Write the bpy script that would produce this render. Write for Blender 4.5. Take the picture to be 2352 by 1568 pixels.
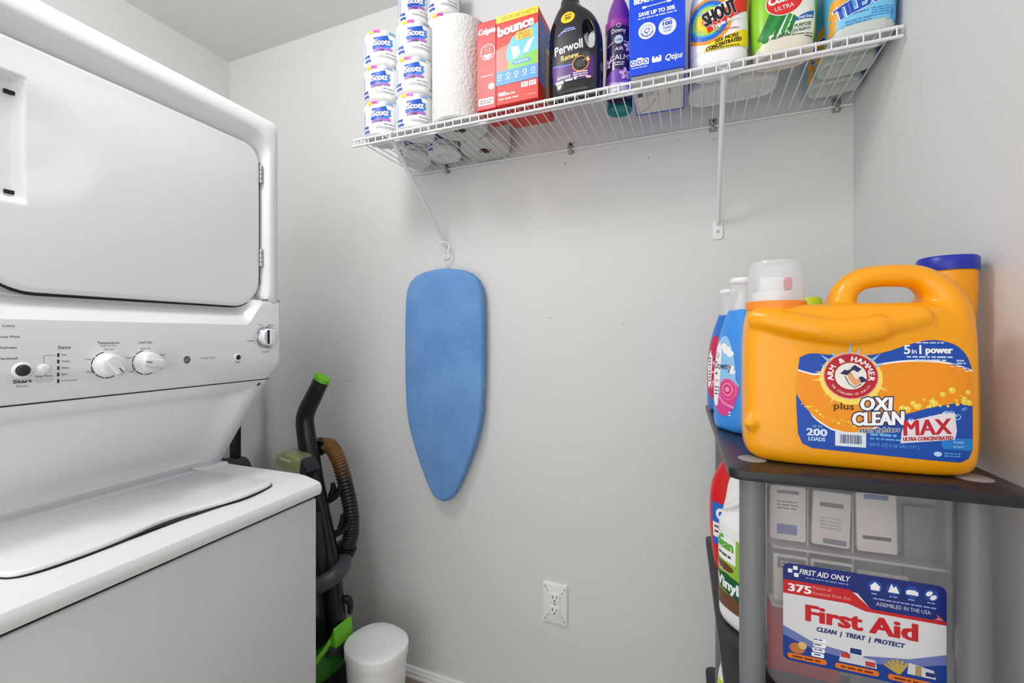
import bpy, bmesh, math, random
from mathutils import Vector, Matrix
from mathutils.bvhtree import BVHTree
from mathutils.geometry import tessellate_polygon

random.seed(7)
for _o in list(bpy.data.objects):
    bpy.data.objects.remove(_o)
scene = bpy.context.scene
COL = scene.collection

# ------------------------------------------------------------------ camera, world, light, exposure
cam_data = bpy.data.cameras.new('camera')
cam_data.sensor_width = 36.0
cam_data.lens = 36.0 * 1031.0 / 2352.0
cam_data.shift_y = -14.0 / 2352.0
cam_data.clip_start = 0.02
cam = bpy.data.objects.new('camera', cam_data)
COL.objects.link(cam)
cam.location = (0.0, -1.36, 1.223)
cam.rotation_euler = (math.radians(90), 0, math.radians(22.35))
scene.camera = cam

world = bpy.data.worlds.new('world')
scene.world = world
world.use_nodes = True
bg = world.node_tree.nodes['Background']
bg.inputs[0].default_value = (1.0, 0.995, 0.985, 1)
bg.inputs[1].default_value = 1.25

ceil_lamp = bpy.data.lights.new('ceiling_lamp_light', 'POINT')
ceil_lamp.shadow_soft_size = 0.13
ceil_lamp.energy = 11.5
ceil_lamp.color = (1.0, 0.995, 0.985)
lamp_ob = bpy.data.objects.new('ceiling_lamp_light', ceil_lamp)
COL.objects.link(lamp_ob)
lamp_ob.location = (-0.80, -1.05, 2.30)

vs = scene.view_settings
vs.view_transform = 'Standard'
vs.look = 'None'
vs.gamma = 1.0
vs.use_curve_mapping = False
vs.exposure = 0.54

# ------------------------------------------------------------------ materials
def lin(c):
    c = c / 255.0
    return c / 12.92 if c <= 0.04045 else ((c + 0.055) / 1.055) ** 2.4

def rgb(r, g, b):
    return (lin(r), lin(g), lin(b), 1.0)

MATS = {}

def mat(name, col, rough=0.5, metal=0.0, spec=0.5, bump=0.0, bscale=200.0, var=0.0, vscale=40.0, coat=0.0, trans=0.0, alpha=1.0):
    m = bpy.data.materials.new(name)
    m.use_nodes = True
    nt = m.node_tree
    b = nt.nodes['Principled BSDF']
    b.inputs['Base Color'].default_value = rgb(*col)
    b.inputs['Roughness'].default_value = rough
    b.inputs['Metallic'].default_value = metal
    b.inputs['Specular IOR Level'].default_value = spec
    b.inputs['Coat Weight'].default_value = coat
    b.inputs['Transmission Weight'].default_value = trans
    b.inputs['Alpha'].default_value = alpha
    if bump or var:
        tc = nt.nodes.new('ShaderNodeTexCoord')
    if bump:
        n = nt.nodes.new('ShaderNodeTexNoise')
        n.inputs['Scale'].default_value = bscale
        n.inputs['Detail'].default_value = 3
        nt.links.new(tc.outputs['Object'], n.inputs['Vector'])
        bp = nt.nodes.new('ShaderNodeBump')
        bp.inputs['Strength'].default_value = bump
        bp.inputs['Distance'].default_value = 0.002
        nt.links.new(n.outputs['Fac'], bp.inputs['Height'])
        nt.links.new(bp.outputs['Normal'], b.inputs['Normal'])
    if var:
        n2 = nt.nodes.new('ShaderNodeTexNoise')
        n2.inputs['Scale'].default_value = vscale
        n2.inputs['Detail'].default_value = 4
        nt.links.new(tc.outputs['Object'], n2.inputs['Vector'])
        mx = nt.nodes.new('ShaderNodeMix')
        mx.data_type = 'RGBA'
        c = rgb(*col)
        mx.inputs[6].default_value = (c[0] * (1 - var), c[1] * (1 - var), c[2] * (1 - var), 1)
        mx.inputs[7].default_value = (min(1, c[0] * (1 + var)), min(1, c[1] * (1 + var)), min(1, c[2] * (1 + var)), 1)
        nt.links.new(n2.outputs['Fac'], mx.inputs[0])
        nt.links.new(mx.outputs[2], b.inputs['Base Color'])
    MATS[name] = m
    return m

def M(name):
    return MATS[name]

def ink(r, g, b, rough=0.4):
    k = 'ink_%d_%d_%d' % (r, g, b)
    if k not in MATS:
        mat(k, (r, g, b), rough)
    return k

def clear_mat(name, col, mixf, rough=0.15):
    """clear plastic: part see-through, part milky body, with a gloss coat"""
    m = bpy.data.materials.new(name)
    m.use_nodes = True
    nt = m.node_tree
    b = nt.nodes['Principled BSDF']
    b.inputs['Base Color'].default_value = rgb(*col)
    b.inputs['Roughness'].default_value = rough
    b.inputs['Coat Weight'].default_value = 0.3
    t = nt.nodes.new('ShaderNodeBsdfTransparent')
    mx = nt.nodes.new('ShaderNodeMixShader')
    mx.inputs[0].default_value = mixf
    nt.links.new(t.outputs[0], mx.inputs[1])
    nt.links.new(b.outputs[0], mx.inputs[2])
    nt.links.new(mx.outputs[0], nt.nodes['Material Output'].inputs['Surface'])
    MATS[name] = m
    return m

mat('wall_paint', (222, 222, 221), 0.75, bump=0.06, bscale=160, var=0.012, vscale=3, spec=0.25)
mat('ceiling_paint', (228, 228, 227), 0.85, bump=0.06, bscale=120, spec=0.2)
mat('floor_vinyl', (150, 140, 126), 0.5, var=0.12, vscale=14)
mat('trim_paint', (240, 240, 240), 0.3)
mat('enamel', (241, 242, 243), 0.25, spec=0.5, bump=0.02, bscale=700)
mat('enamel_cabinet', (220, 221, 222), 0.4, spec=0.4, bump=0.03, bscale=900)
mat('plastic_white', (240, 240, 241), 0.3)
mat('gap_black', (14, 14, 15), 0.6)
mat('chrome', (200, 200, 202), 0.22, metal=1.0)
mat('steel_dull', (168, 166, 162), 0.35, metal=0.35)
mat('wire_white', (235, 235, 236), 0.3)
mat('black_plastic', (22, 22, 24), 0.28)
mat('black_soft', (16, 16, 17), 0.5)
mat('grey_plastic', (70, 71, 76), 0.4)
mat('dark_grey', (44, 45, 49), 0.35)
mat('lime', (112, 200, 30), 0.35)
mat('leaf_green', (40, 120, 24), 0.35)
mat('rack_board', (30, 29, 33), 0.32, var=0.25, vscale=60)
mat('rack_tube', (116, 118, 122), 0.35)
mat('rack_cap', (150, 148, 148), 0.4)
mat('paper_wrap', (234, 234, 234), 0.45, bump=0.35, bscale=26)
mat('kraft', (120, 84, 64), 0.8)
mat('can_white', (250, 250, 250), 0.42)
mat('ah_orange', (250, 166, 4), 0.3, spec=0.4, coat=0.15)
mat('ah_orange_collar', (246, 142, 40), 0.35)
mat('cap_blue', (24, 44, 170), 0.35)
mat('downy_blue', (62, 150, 240), 0.3)
mat('downy_blue_deep', (36, 122, 214), 0.3)
mat('yellow_green', (206, 226, 20), 0.4)
mat('red_plastic', (222, 28, 34), 0.3)
mat('white_hdpe', (244, 244, 244), 0.35)
mat('white_hdpe_soft', (226, 226, 226), 0.45)
mat('perwoll_black', (20, 20, 24), 0.14, coat=0.4)
mat('can_purple', (120, 48, 150), 0.2, coat=0.3)
mat('can_dark', (44, 26, 78), 0.18, coat=0.3)
mat('teal', (26, 140, 140), 0.3)
mat('box_blue', (12, 74, 226), 0.35)
mat('box_red', (214, 36, 16), 0.45)
mat('colgate_red', (204, 12, 20), 0.38)
mat('cardboard_white', (226, 224, 220), 0.7)
mat('comet_green', (142, 206, 40), 0.28)
mat('tilex_blue', (80, 176, 228), 0.28)
mat('tilex_base', (202, 210, 204), 0.4)
mat('fabric_grip', (190, 190, 190), 0.6)
mat('receptacle', (243, 243, 238), 0.3)
clear_mat('clear_cup', (236, 238, 240), 0.42, 0.2)
clear_mat('clear_case', (186, 184, 186), 0.3, 0.12)
clear_mat('smoke_tank', (24, 24, 26), 0.72, 0.1)
clear_mat('clear_tool', (206, 202, 158), 0.5, 0.08)

# paper towel: quilted emboss
def quilt_mat():
    m = mat('paper_towel', (216, 215, 212), 0.9, spec=0.1)
    nt = m.node_tree
    b = nt.nodes['Principled BSDF']
    tc = nt.nodes.new('ShaderNodeTexCoord')
    v = nt.nodes.new('ShaderNodeTexVoronoi')
    v.inputs['Scale'].default_value = 170
    n = nt.nodes.new('ShaderNodeTexNoise')
    n.inputs['Scale'].default_value = 60
    add = nt.nodes.new('ShaderNodeMath')
    bp = nt.nodes.new('ShaderNodeBump')
    bp.inputs['Strength'].default_value = 0.55
    bp.inputs['Distance'].default_value = 0.003
    nt.links.new(tc.outputs['Object'], v.inputs['Vector'])
    nt.links.new(tc.outputs['Object'], n.inputs['Vector'])
    nt.links.new(v.outputs['Distance'], add.inputs[0])
    nt.links.new(n.outputs['Fac'], add.inputs[1])
    nt.links.new(add.outputs[0], bp.inputs['Height'])
    nt.links.new(bp.outputs['Normal'], b.inputs['Normal'])
quilt_mat()

# woven blue cover
def weave_mat():
    m = mat('board_cover', (96, 145, 212), 0.8, spec=0.25)
    nt = m.node_tree
    b = nt.nodes['Principled BSDF']
    tc = nt.nodes.new('ShaderNodeTexCoord')
    outs = []
    for d, sc in (('X', 420), ('Z', 380)):
        w = nt.nodes.new('ShaderNodeTexWave')
        w.bands_direction = d
        w.inputs['Scale'].default_value = sc / 6.0
        w.inputs['Distortion'].default_value = 4.0
        w.inputs['Detail'].default_value = 2
        w.inputs['Detail Scale'].default_value = 4
        nt.links.new(tc.outputs['Object'], w.inputs['Vector'])
        outs.append(w)
    mul = nt.nodes.new('ShaderNodeMath')
    mul.operation = 'MULTIPLY'
    nt.links.new(outs[0].outputs['Fac'], mul.inputs[0])
    nt.links.new(outs[1].outputs['Fac'], mul.inputs[1])
    n = nt.nodes.new('ShaderNodeTexNoise')
    n.inputs['Scale'].default_value = 9
    n.inputs['Detail'].default_value = 5
    nt.links.new(tc.outputs['Object'], n.inputs['Vector'])
    ramp = nt.nodes.new('ShaderNodeMix')
    ramp.data_type = 'RGBA'
    ramp.inputs[6].default_value = rgb(74, 124, 194)
    ramp.inputs[7].default_value = rgb(140, 188, 238)
    add = nt.nodes.new('ShaderNodeMath')
    add.operation = 'MULTIPLY_ADD'
    add.inputs[1].default_value = 0.55
    nt.links.new(mul.outputs[0], add.inputs[0])
    half = nt.nodes.new('ShaderNodeMath')
    half.operation = 'MULTIPLY'
    half.inputs[1].default_value = 0.7
    nt.links.new(n.outputs['Fac'], half.inputs[0])
    nt.links.new(half.outputs[0], add.inputs[2])
    nt.links.new(add.outputs[0], ramp.inputs[0])
    nt.links.new(ramp.outputs[2], b.inputs['Base Color'])
    bp = nt.nodes.new('ShaderNodeBump')
    bp.inputs['Strength'].default_value = 0.5
    bp.inputs['Distance'].default_value = 0.002
    nt.links.new(mul.outputs[0], bp.inputs['Height'])
    nt.links.new(bp.outputs['Normal'], b.inputs['Normal'])
weave_mat()

# corrugated hose: tan where it is new to near black further along its length
def hose_mat():
    m = mat('hose_rubber', (30, 26, 22), 0.3)
    nt = m.node_tree
    b = nt.nodes['Principled BSDF']
    tc = nt.nodes.new('ShaderNodeTexCoord')
    sp = nt.nodes.new('ShaderNodeSeparateXYZ')
    mr = nt.nodes.new('ShaderNodeMapRange')
    mr.inputs[1].default_value = 0.74
    mr.inputs[2].default_value = 0.83
    mx = nt.nodes.new('ShaderNodeMix')
    mx.data_type = 'RGBA'
    mx.inputs[6].default_value = rgb(40, 35, 28)
    mx.inputs[7].default_value = rgb(140, 98, 50)
    nt.links.new(tc.outputs['Object'], sp.inputs[0])
    nt.links.new(sp.outputs['Z'], mr.inputs[0])
    nt.links.new(mr.outputs[0], mx.inputs[0])
    nt.links.new(mx.outputs[2], b.inputs['Base Color'])
hose_mat()

# ------------------------------------------------------------------ mesh helpers
def link(name, me, material=None, parent=None, smooth=True, angle=35):
    o = bpy.data.objects.new(name, me)
    COL.objects.link(o)
    if material is not None and len(me.materials) == 0:
        me.materials.append(M(material))
    if smooth:
        me.polygons.foreach_set('use_smooth', [True] * len(me.polygons))
        me.set_sharp_from_angle(angle=math.radians(angle))
    if parent is not None:
        o.parent = parent
    return o

def from_bm(name, bm, material=None, parent=None, smooth=True, angle=35):
    bmesh.ops.recalc_face_normals(bm, faces=bm.faces)
    me = bpy.data.meshes.new(name)
    bm.to_mesh(me)
    bm.free()
    return link(name, me, material, parent, smooth, angle)

def thing(name, label, cat, loc=(0, 0, 0), rz=0.0, group=None):
    o = bpy.data.objects.new(name, None)
    o.empty_display_size = 0.05
    COL.objects.link(o)
    o.location = loc
    o.rotation_euler = (0, 0, rz)
    tag(o, label, cat, group)
    return o

def tag(o, label, cat, group=None):
    o['label'] = label
    o['category'] = cat
    if group:
        o['group'] = group
    return o

def structure(o):
    o['kind'] = 'structure'
    return o

def add_box(bm, x0, x1, y0, y1, z0, z1, bev=0.0, seg=2):
    vs_ = [bm.verts.new(p) for p in ((x0, y0, z0), (x1, y0, z0), (x1, y1, z0), (x0, y1, z0), (x0, y0, z1), (x1, y0, z1), (x1, y1, z1), (x0, y1, z1))]
    fs = [bm.faces.new([vs_[i] for i in f]) for f in ((0, 3, 2, 1), (4, 5, 6, 7), (0, 1, 5, 4), (1, 2, 6, 5), (2, 3, 7, 6), (3, 0, 4, 7))]
    if bev > 0:
        es = set(e for f in fs for e in f.edges)
        bmesh.ops.bevel(bm, geom=list(es), offset=bev, segments=seg, affect='EDGES', profile=0.5)

def box(name, x0, x1, y0, y1, z0, z1, material, parent=None, bev=0.0, seg=2):
    bm = bmesh.new()
    add_box(bm, x0, x1, y0, y1, z0, z1, bev, seg)
    return from_bm(name, bm, material, parent)

def add_loft(bm, rings, cap0=True, cap1=True):
    """rings: list of equal-length point lists"""
    rows = [[bm.verts.new(p) for p in r] for r in rings]
    n = len(rows[0])
    for a, b in zip(rows[:-1], rows[1:]):
        for i in range(n):
            j = (i + 1) % n
            bm.faces.new((a[i], a[j], b[j], b[i]))
    for row, on in ((rows[0], cap0), (rows[-1], cap1)):
        if on:
            c = Vector((0, 0, 0))
            for v in row:
                c += v.co
            cv = bm.verts.new(c / n)
            for i in range(n):
                bm.faces.new((row[i], row[(i + 1) % n], cv))

def sup_ring(z, rx, ry, e=2.0, cx=0.0, cy=0.0, n=48):
    out = []
    for i in range(n):
        a = 2 * math.pi * i / n
        c, s = math.cos(a), math.sin(a)
        out.append((cx + rx * math.copysign(abs(c) ** (2 / e), c), cy + ry * math.copysign(abs(s) ** (2 / e), s), z))
    return out

def catmull(keys, m):
    """smooth interpolation of tuples"""
    out = []
    n = len(keys)
    for i in range(n - 1):
        p0, p1, p2, p3 = keys[max(i - 1, 0)], keys[i], keys[i + 1], keys[min(i + 2, n - 1)]
        for k in range(m):
            t = k / m
            out.append(tuple(0.5 * ((2 * b) + (-a + c) * t + (2 * a - 5 * b + 4 * c - d) * t * t + (-a + 3 * b - 3 * c + d) * t ** 3) for a, b, c, d in zip(p0, p1, p2, p3)))
    out.append(tuple(keys[-1]))
    return out

def add_sup(bm, secs, m=1, n=48):
    """secs: (z, rx, ry, e, cx, cy)"""
    full = [tuple(s) + (0.0,) * (6 - len(s)) for s in secs]
    if m > 1:
        full = catmull(full, m)
    add_loft(bm, [sup_ring(s[0], max(s[1], 1e-4), max(s[2], 1e-4), max(s[3], 1.6), s[4], s[5], n) for s in full])

def sup(name, secs, material, parent=None, m=1, n=48, angle=40):
    bm = bmesh.new()
    add_sup(bm, secs, m, n)
    return from_bm(name, bm, material, parent, angle=angle)

def lathe(name, prof, material, parent=None, n=40, cx=0.0, cy=0.0, angle=40):
    bm = bmesh.new()
    add_loft(bm, [[(cx + r * math.cos(2 * math.pi * i / n), cy + r * math.sin(2 * math.pi * i / n), z) for i in range(n)] for r, z in prof])
    return from_bm(name, bm, material, parent, angle=angle)

def add_tube(bm, path, rad, n=10, cap=True, flat=1.0, up=None):
    pts = [Vector(p) for p in path]
    rads = rad if isinstance(rad, (list, tuple)) else [rad] * len(pts)
    rings = []
    prev = None
    for i, p in enumerate(pts):
        t = (pts[min(i + 1, len(pts) - 1)] - pts[max(i - 1, 0)]).normalized()
        if prev is None:
            ref = Vector(up) if up else (Vector((0, 0, 1)) if abs(t.z) < 0.9 else Vector((1, 0, 0)))
            u = (ref - t * ref.dot(t)).normalized()
        else:
            u = (prev - t * prev.dot(t)).normalized()
        prev = u
        w = t.cross(u)
        rings.append([p + u * (rads[i] * math.cos(2 * math.pi * k / n)) + w * (rads[i] * flat * math.sin(2 * math.pi * k / n)) for k in range(n)])
    add_loft(bm, rings, cap, cap)

def tube(name, path, rad, material, parent=None, n=10, flat=1.0, up=None, smooth_m=0):
    if smooth_m:
        if isinstance(rad, (list, tuple)):
            k = catmull([tuple(p) + (r,) for p, r in zip(path, rad)], smooth_m)
            path, rad = [q[:3] for q in k], [q[3] for q in k]
        else:
            path = catmull([tuple(p) for p in path], smooth_m)
    bm = bmesh.new()
    add_tube(bm, path, rad, n, True, flat, up)
    return from_bm(name, bm, material, parent)

def rrect_pts(x0, x1, z0, z1, r, n=6):
    rs = r if isinstance(r, (list, tuple)) else (r,) * 4      # order: x1z1, x0z1, x0z0, x1z0
    out = []
    for (cx, cz, a0, rr) in ((x1 - rs[0], z1 - rs[0], 0, rs[0]), (x0 + rs[1], z1 - rs[1], 90, rs[1]), (x0 + rs[2], z0 + rs[2], 180, rs[2]), (x1 - rs[3], z0 + rs[3], 270, rs[3])):
        for k in range(n + 1):
            a = math.radians(a0 + 90 * k / n)
            out.append((cx + rr * math.cos(a), cz + rr * math.sin(a)))
    return out

def add_slab(bm, pts, d0, d1, bev=0.0, seg=3, axis='y', both=False):
    """2D outline (a,b) extruded along axis from d0 to d1; the d0 side gets the bevel (both sides if both)"""
    def mk(a, b, d):
        return {'y': (a, d, b), 'x': (d, a, b), 'z': (a, b, d)}[axis]
    n = len(pts)
    nrm = []
    area = sum(pts[i][0] * pts[(i + 1) % n][1] - pts[(i + 1) % n][0] * pts[i][1] for i in range(n))
    sgn = 1 if area > 0 else -1
    for i in range(n):
        a, b, c = pts[i - 1], pts[i], pts[(i + 1) % n]
        t = Vector((c[0] - a[0], c[1] - a[1]))
        t = t.normalized() if t.length > 1e-9 else Vector((1, 0))
        nrm.append((-t.y * sgn, t.x * sgn))
    def ring(off, d):
        return [mk(p[0] + q[0] * off, p[1] + q[1] * off, d) for p, q in zip(pts, nrm)]
    sg = 1 if d1 > d0 else -1
    rings = []
    if bev > 0:
        for k in range(seg + 1):
            a = math.pi / 2 * k / seg
            rings.append(ring(bev * (1 - math.sin(a)), d0 + sg * bev * (1 - math.cos(a))))
    else:
        rings.append(ring(0, d0))
    if both and bev > 0:
        for k in range(seg + 1):
            a = math.pi / 2 * k / seg
            rings.append(ring(bev * (1 - math.cos(a)), d1 - sg * bev * (1 - math.sin(a))))
    else:
        rings.append(ring(0, d1))
    add_loft(bm, rings)

def slab(name, pts, d0, d1, material, parent=None, bev=0.0, seg=3, axis='y', both=False, angle=35):
    bm = bmesh.new()
    add_slab(bm, pts, d0, d1, bev, seg, axis, both)
    return from_bm(name, bm, material, parent, angle=angle)

def fused(name, bm, material, parent=None, voxel=0.004, smooth_it=6, cutter=None):
    """weld overlapping shells into one skin (voxel remesh + smooth), optionally cut first"""
    bmesh.ops.recalc_face_normals(bm, faces=bm.faces)
    me = bpy.data.meshes.new('tmp')
    bm.to_mesh(me)
    bm.free()
    o = bpy.data.objects.new('tmp', me)
    COL.objects.link(o)
    co = None
    r = o.modifiers.new('r', 'REMESH')
    r.mode = 'VOXEL'
    r.voxel_size = voxel
    if cutter is not None:
        bmesh.ops.recalc_face_normals(cutter, faces=cutter.faces)
        cm = bpy.data.meshes.new('cut')
        cutter.to_mesh(cm)
        cutter.free()
        co = bpy.data.objects.new('cut', cm)
        COL.objects.link(co)
        bo = o.modifiers.new('b', 'BOOLEAN')
        bo.operation = 'DIFFERENCE'
        bo.object = co
        bo.solver = 'EXACT'
        r2 = o.modifiers.new('r2', 'REMESH')
        r2.mode = 'VOXEL'
        r2.voxel_size = voxel
    s = o.modifiers.new('s', 'SMOOTH')
    s.factor = 0.6
    s.iterations = smooth_it
    dg = bpy.context.evaluated_depsgraph_get()
    dg.update()
    out = bpy.data.meshes.new_from_object(o.evaluated_get(dg))
    out.name = name
    bpy.data.objects.remove(o)
    if co:
        bpy.data.objects.remove(co)
    out.materials.clear()
    return link(name, out, material, parent, True, 180)

# ------------------------------------------------------------------ flat print (labels, lettering)
TEXT_CACHE = {}

def text_mesh(s, bold, shear):
    k = (s, bold, shear)
    if k in TEXT_CACHE:
        return TEXT_CACHE[k]
    cu = bpy.data.curves.new('t', 'FONT')
    cu.body = s
    cu.size = 1.0
    cu.shear = shear
    cu.offset = bold
    cu.resolution_u = 2
    cu.fill_mode = 'FRONT'
    cu.dimensions = '2D'
    ob = bpy.data.objects.new('t', cu)
    me = bpy.data.meshes.new_from_object(ob)
    v = [(p.co.x, p.co.y) for p in me.vertices]
    f = [tuple(p.vertices) for p in me.polygons]
    bpy.data.objects.remove(ob)
    bpy.data.curves.remove(cu)
    bpy.data.meshes.remove(me)
    if not v:
        v, f = [(0, 0), (0.01, 0), (0, 0.01)], [(0, 1, 2)]
    x0 = min(p[0] for p in v)
    x1 = max(p[0] for p in v)
    TEXT_CACHE[k] = (v, f, x0, x1)
    return TEXT_CACHE[k]

class Art:
    def __init__(self):
        self.items = []

    def raw(self, v, f, m, layer):
        self.items.append((v, f, m, layer))

    def poly(self, pts, m, layer=1):
        tri = tessellate_polygon([[Vector((p[0], p[1], 0)) for p in pts]])
        self.raw(list(pts), [tuple(t) for t in tri], m, layer)

    def rect(self, x0, x1, y0, y1, m, layer=1):
        self.poly([(x0, y0), (x1, y0), (x1, y1), (x0, y1)], m, layer)

    def rrect(self, x0, x1, y0, y1, r, m, layer=1):
        self.poly(rrect_pts(x0, x1, y0, y1, r, 4), m, layer)

    def ell(self, cx, cy, rx, ry, m, layer=1, rot=0.0, n=28):
        c, s = math.cos(rot), math.sin(rot)
        self.poly([(cx + rx * math.cos(a) * c - ry * math.sin(a) * s, cy + rx * math.cos(a) * s + ry * math.sin(a) * c) for a in [2 * math.pi * i / n for i in range(n)]], m, layer)

    def ring(self, cx, cy, r0, r1, m, layer=1, a0=0.0, a1=360.0, n=36):
        v, f = [], []
        for i in range(n + 1):
            a = math.radians(a0 + (a1 - a0) * i / n)
            v += [(cx + r0 * math.cos(a), cy + r0 * math.sin(a)), (cx + r1 * math.cos(a), cy + r1 * math.sin(a))]
            if i:
                f.append((2 * i - 2, 2 * i - 1, 2 * i + 1, 2 * i))
        self.raw(v, f, m, layer)

    def star(self, cx, cy, r0, r1, k, m, layer=1, rot=0.0):
        self.poly([(cx + (r1 if i % 2 == 0 else r0) * math.cos(rot + math.pi * i / k), cy + (r1 if i % 2 == 0 else r0) * math.sin(rot + math.pi * i / k)) for i in range(2 * k)], m, layer)

    def line(self, pts, w, m, layer=1):
        v, f = [], []
        for i, p in enumerate(pts):
            a, b = pts[max(i - 1, 0)], pts[min(i + 1, len(pts) - 1)]
            t = Vector((b[0] - a[0], b[1] - a[1])).normalized()
            v += [(p[0] - t.y * w / 2, p[1] + t.x * w / 2), (p[0] + t.y * w / 2, p[1] - t.x * w / 2)]
            if i:
                f.append((2 * i - 2, 2 * i - 1, 2 * i + 1, 2 * i))
        self.raw(v, f, m, layer)

    def text(self, s, x, y, h, m, layer=3, w=None, align='c', bold=0.0, shear=0.0, rot=0.0, out=None, outw=0.03, raw_bold=False):
        """h = cap height (font size about h/0.7); w = forced width; out = outline ink"""
        if out:
            if bold >= .03:
                for sg in (-1, 1):
                    self.text(s, x + sg * h * .045 * math.cos(rot), y + sg * h * .045 * math.sin(rot), h, out, layer - 1.15 - .25 * sg, w, align, min(bold, .02) + outw, shear, rot, raw_bold=True)
            self.text(s, x, y, h, out, layer - 1.15, w, align, min(bold, .02) + outw, shear, rot, raw_bold=True)
        if not raw_bold:
            if bold >= .03 and bold < 1:
                for sg in (-1, 1):
                    self.text(s, x + sg * h * .045 * math.cos(rot), y + sg * h * .045 * math.sin(rot), h, m, layer - .3 - .15 * sg, w, align, .02, shear, rot)
            bold = min(bold, .0 if 'M' in s else .02)
        v, f, x0, x1 = text_mesh(s, bold, shear)
        sy = h / 0.70
        if w is None:
            sx = sy
        else:
            _v, _f, b0, b1 = text_mesh(s, .02 if raw_bold else bold, shear)
            sx = w / (b1 - b0)
        off = {'c': -(x0 + x1) / 2, 'l': -x0, 'r': -x1}[align]
        c, sn = math.cos(rot), math.sin(rot)
        pts = []
        for p in v:
            a, b = (p[0] + off) * sx, p[1] * sy
            pts.append((x + a * c - b * sn, y + a * sn + b * c))
        self.raw(pts, f, m, layer)

    def arctext(self, s, cx, cy, r, h, m, a0, a1, layer=3, bold=0.02, inward=False):
        n = len(s)
        for i, ch in enumerate(s):
            if ch == ' ':
                continue
            a = math.radians(a0 + (a1 - a0) * i / max(n - 1, 1))
            rot = a + math.pi / 2 if inward else a - math.pi / 2
            self.text(ch, cx + r * math.cos(a), cy + r * math.sin(a), h, m, layer, bold=bold, rot=rot)

    def lines(self, x0, x1, y, n, dy, h, m, layer=2, seed=1):
        """rows of illegible small print as broken dashes"""
        rnd = random.Random(seed)
        for k in range(n):
            x = x0
            while x < x1 - h:
                l = min(x1 - x, h * rnd.uniform(1.5, 5))
                self.rect(x, x + l, y - k * dy, y - k * dy + h, m, layer)
                x += l + h * rnd.uniform(0.5, 0.9)

    def barcode(self, x0, x1, y0, y1, m_bg, m_fg, layer=2, seed=3):
        rnd = random.Random(seed)
        self.rect(x0, x1, y0, y1, m_bg, layer)
        x = x0 + (x1 - x0) * 0.08
        while x < x1 - (x1 - x0) * 0.08:
            w = (x1 - x0) * rnd.choice((0.015, 0.03, 0.045))
            self.rect(x, x + w, y0 + (y1 - y0) * 0.15, y1 - (y1 - y0) * 0.08, m_fg, layer + 1)
            x += w + (x1 - x0) * rnd.choice((0.02, 0.035))

    def build(self, name, parent, mapper, maxedge=None, base=0.0003, step=0.00016):
        groups = {}
        for v, f, m, layer in self.items:
            groups.setdefault(m, []).append((v, f, layer))
        verts, faces, mats, midx = [], [], [], []
        for mi, (m, lst) in enumerate(groups.items()):
            mats.append(m)
            for v, f, layer in lst:
                if maxedge:
                    bm = bmesh.new()
                    bv = [bm.verts.new((p[0], p[1], 0)) for p in v]
                    for fc in f:
                        try:
                            bm.faces.new([bv[i] for i in fc])
                        except ValueError:
                            pass
                    for _k in range(7):
                        es = [e for e in bm.edges if e.calc_length() > maxedge]
                        if not es:
                            break
                        bmesh.ops.subdivide_edges(bm, edges=es, cuts=1)
                        bmesh.ops.triangulate(bm, faces=[q for q in bm.faces if len(q.verts) > 4])
                    bm.verts.index_update()
                    v = [(q.co.x, q.co.y) for q in bm.verts]
                    f = [tuple(q.index for q in fc.verts) for fc in bm.faces]
                    bm.free()
                o = len(verts)
                verts += [mapper(p[0], p[1], base + step * layer) for p in v]
                faces += [tuple(i + o for i in fc) for fc in f]
                midx += [mi] * len(f)
        me = bpy.data.meshes.new(name)
        me.from_pydata([tuple(p) for p in verts], [], faces)
        for m in mats:
            me.materials.append(M(m))
        me.polygons.foreach_set('material_index', midx)
        me.update()
        return link(name, me, None, parent, bool(maxedge), 180)

def flat_map(o, u, v):
    o, u, v = Vector(o), Vector(u).normalized(), Vector(v).normalized()
    n = u.cross(v)
    return lambda a, b, h: o + u * a + v * b + n * h

def cyl_map(cx, cy, r, ang):
    """wraps around a vertical cylinder; u runs to the viewer's right, ang = facing direction"""
    def f(a, b, h):
        t = ang + a / r
        return (cx + (r + h) * math.cos(t), cy + (r + h) * math.sin(t), b)
    return f

def proj_map(ob, o, u, v, far=0.5):
    """lays print onto a part's surface, along the label's own normal (part's local space)"""
    me = ob.data
    bvh = BVHTree.FromPolygons([tuple(p.co) for p in me.vertices], [tuple(p.vertices) for p in me.polygons])
    o, u, v = Vector(o), Vector(u).normalized(), Vector(v).normalized()
    n = u.cross(v)
    def f(a, b, h):
        p = o + u * a + v * b
        hit = bvh.ray_cast(p + n * far, -n)
        if hit[0] is None:
            near = bvh.find_nearest(p)
            return near[0] + n * h
        return hit[0] + n * h
    return f

# ------------------------------------------------------------------ the room
XL, XR, YF, ZC = -1.909, 0.362, -2.6, 2.43
structure(box('wall_back', XL - 0.1, XR + 0.1, 0.0, 0.1, -0.05, ZC + 0.05, 'wall_paint'))
structure(box('wall_left', XL - 0.1, XL, YF, 0.0, -0.05, ZC + 0.05, 'wall_paint'))
structure(box('wall_right', XR, XR + 0.1, YF, 0.0, -0.05, ZC + 0.05, 'wall_paint'))
structure(box('ceiling', XL, XR, YF, 0.0, ZC, ZC + 0.1, 'ceiling_paint'))
structure(box('floor', XL, XR, YF, 0.0, -0.1, 0.0, 'floor_vinyl'))
wall_back = bpy.data.objects['wall_back']

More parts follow.
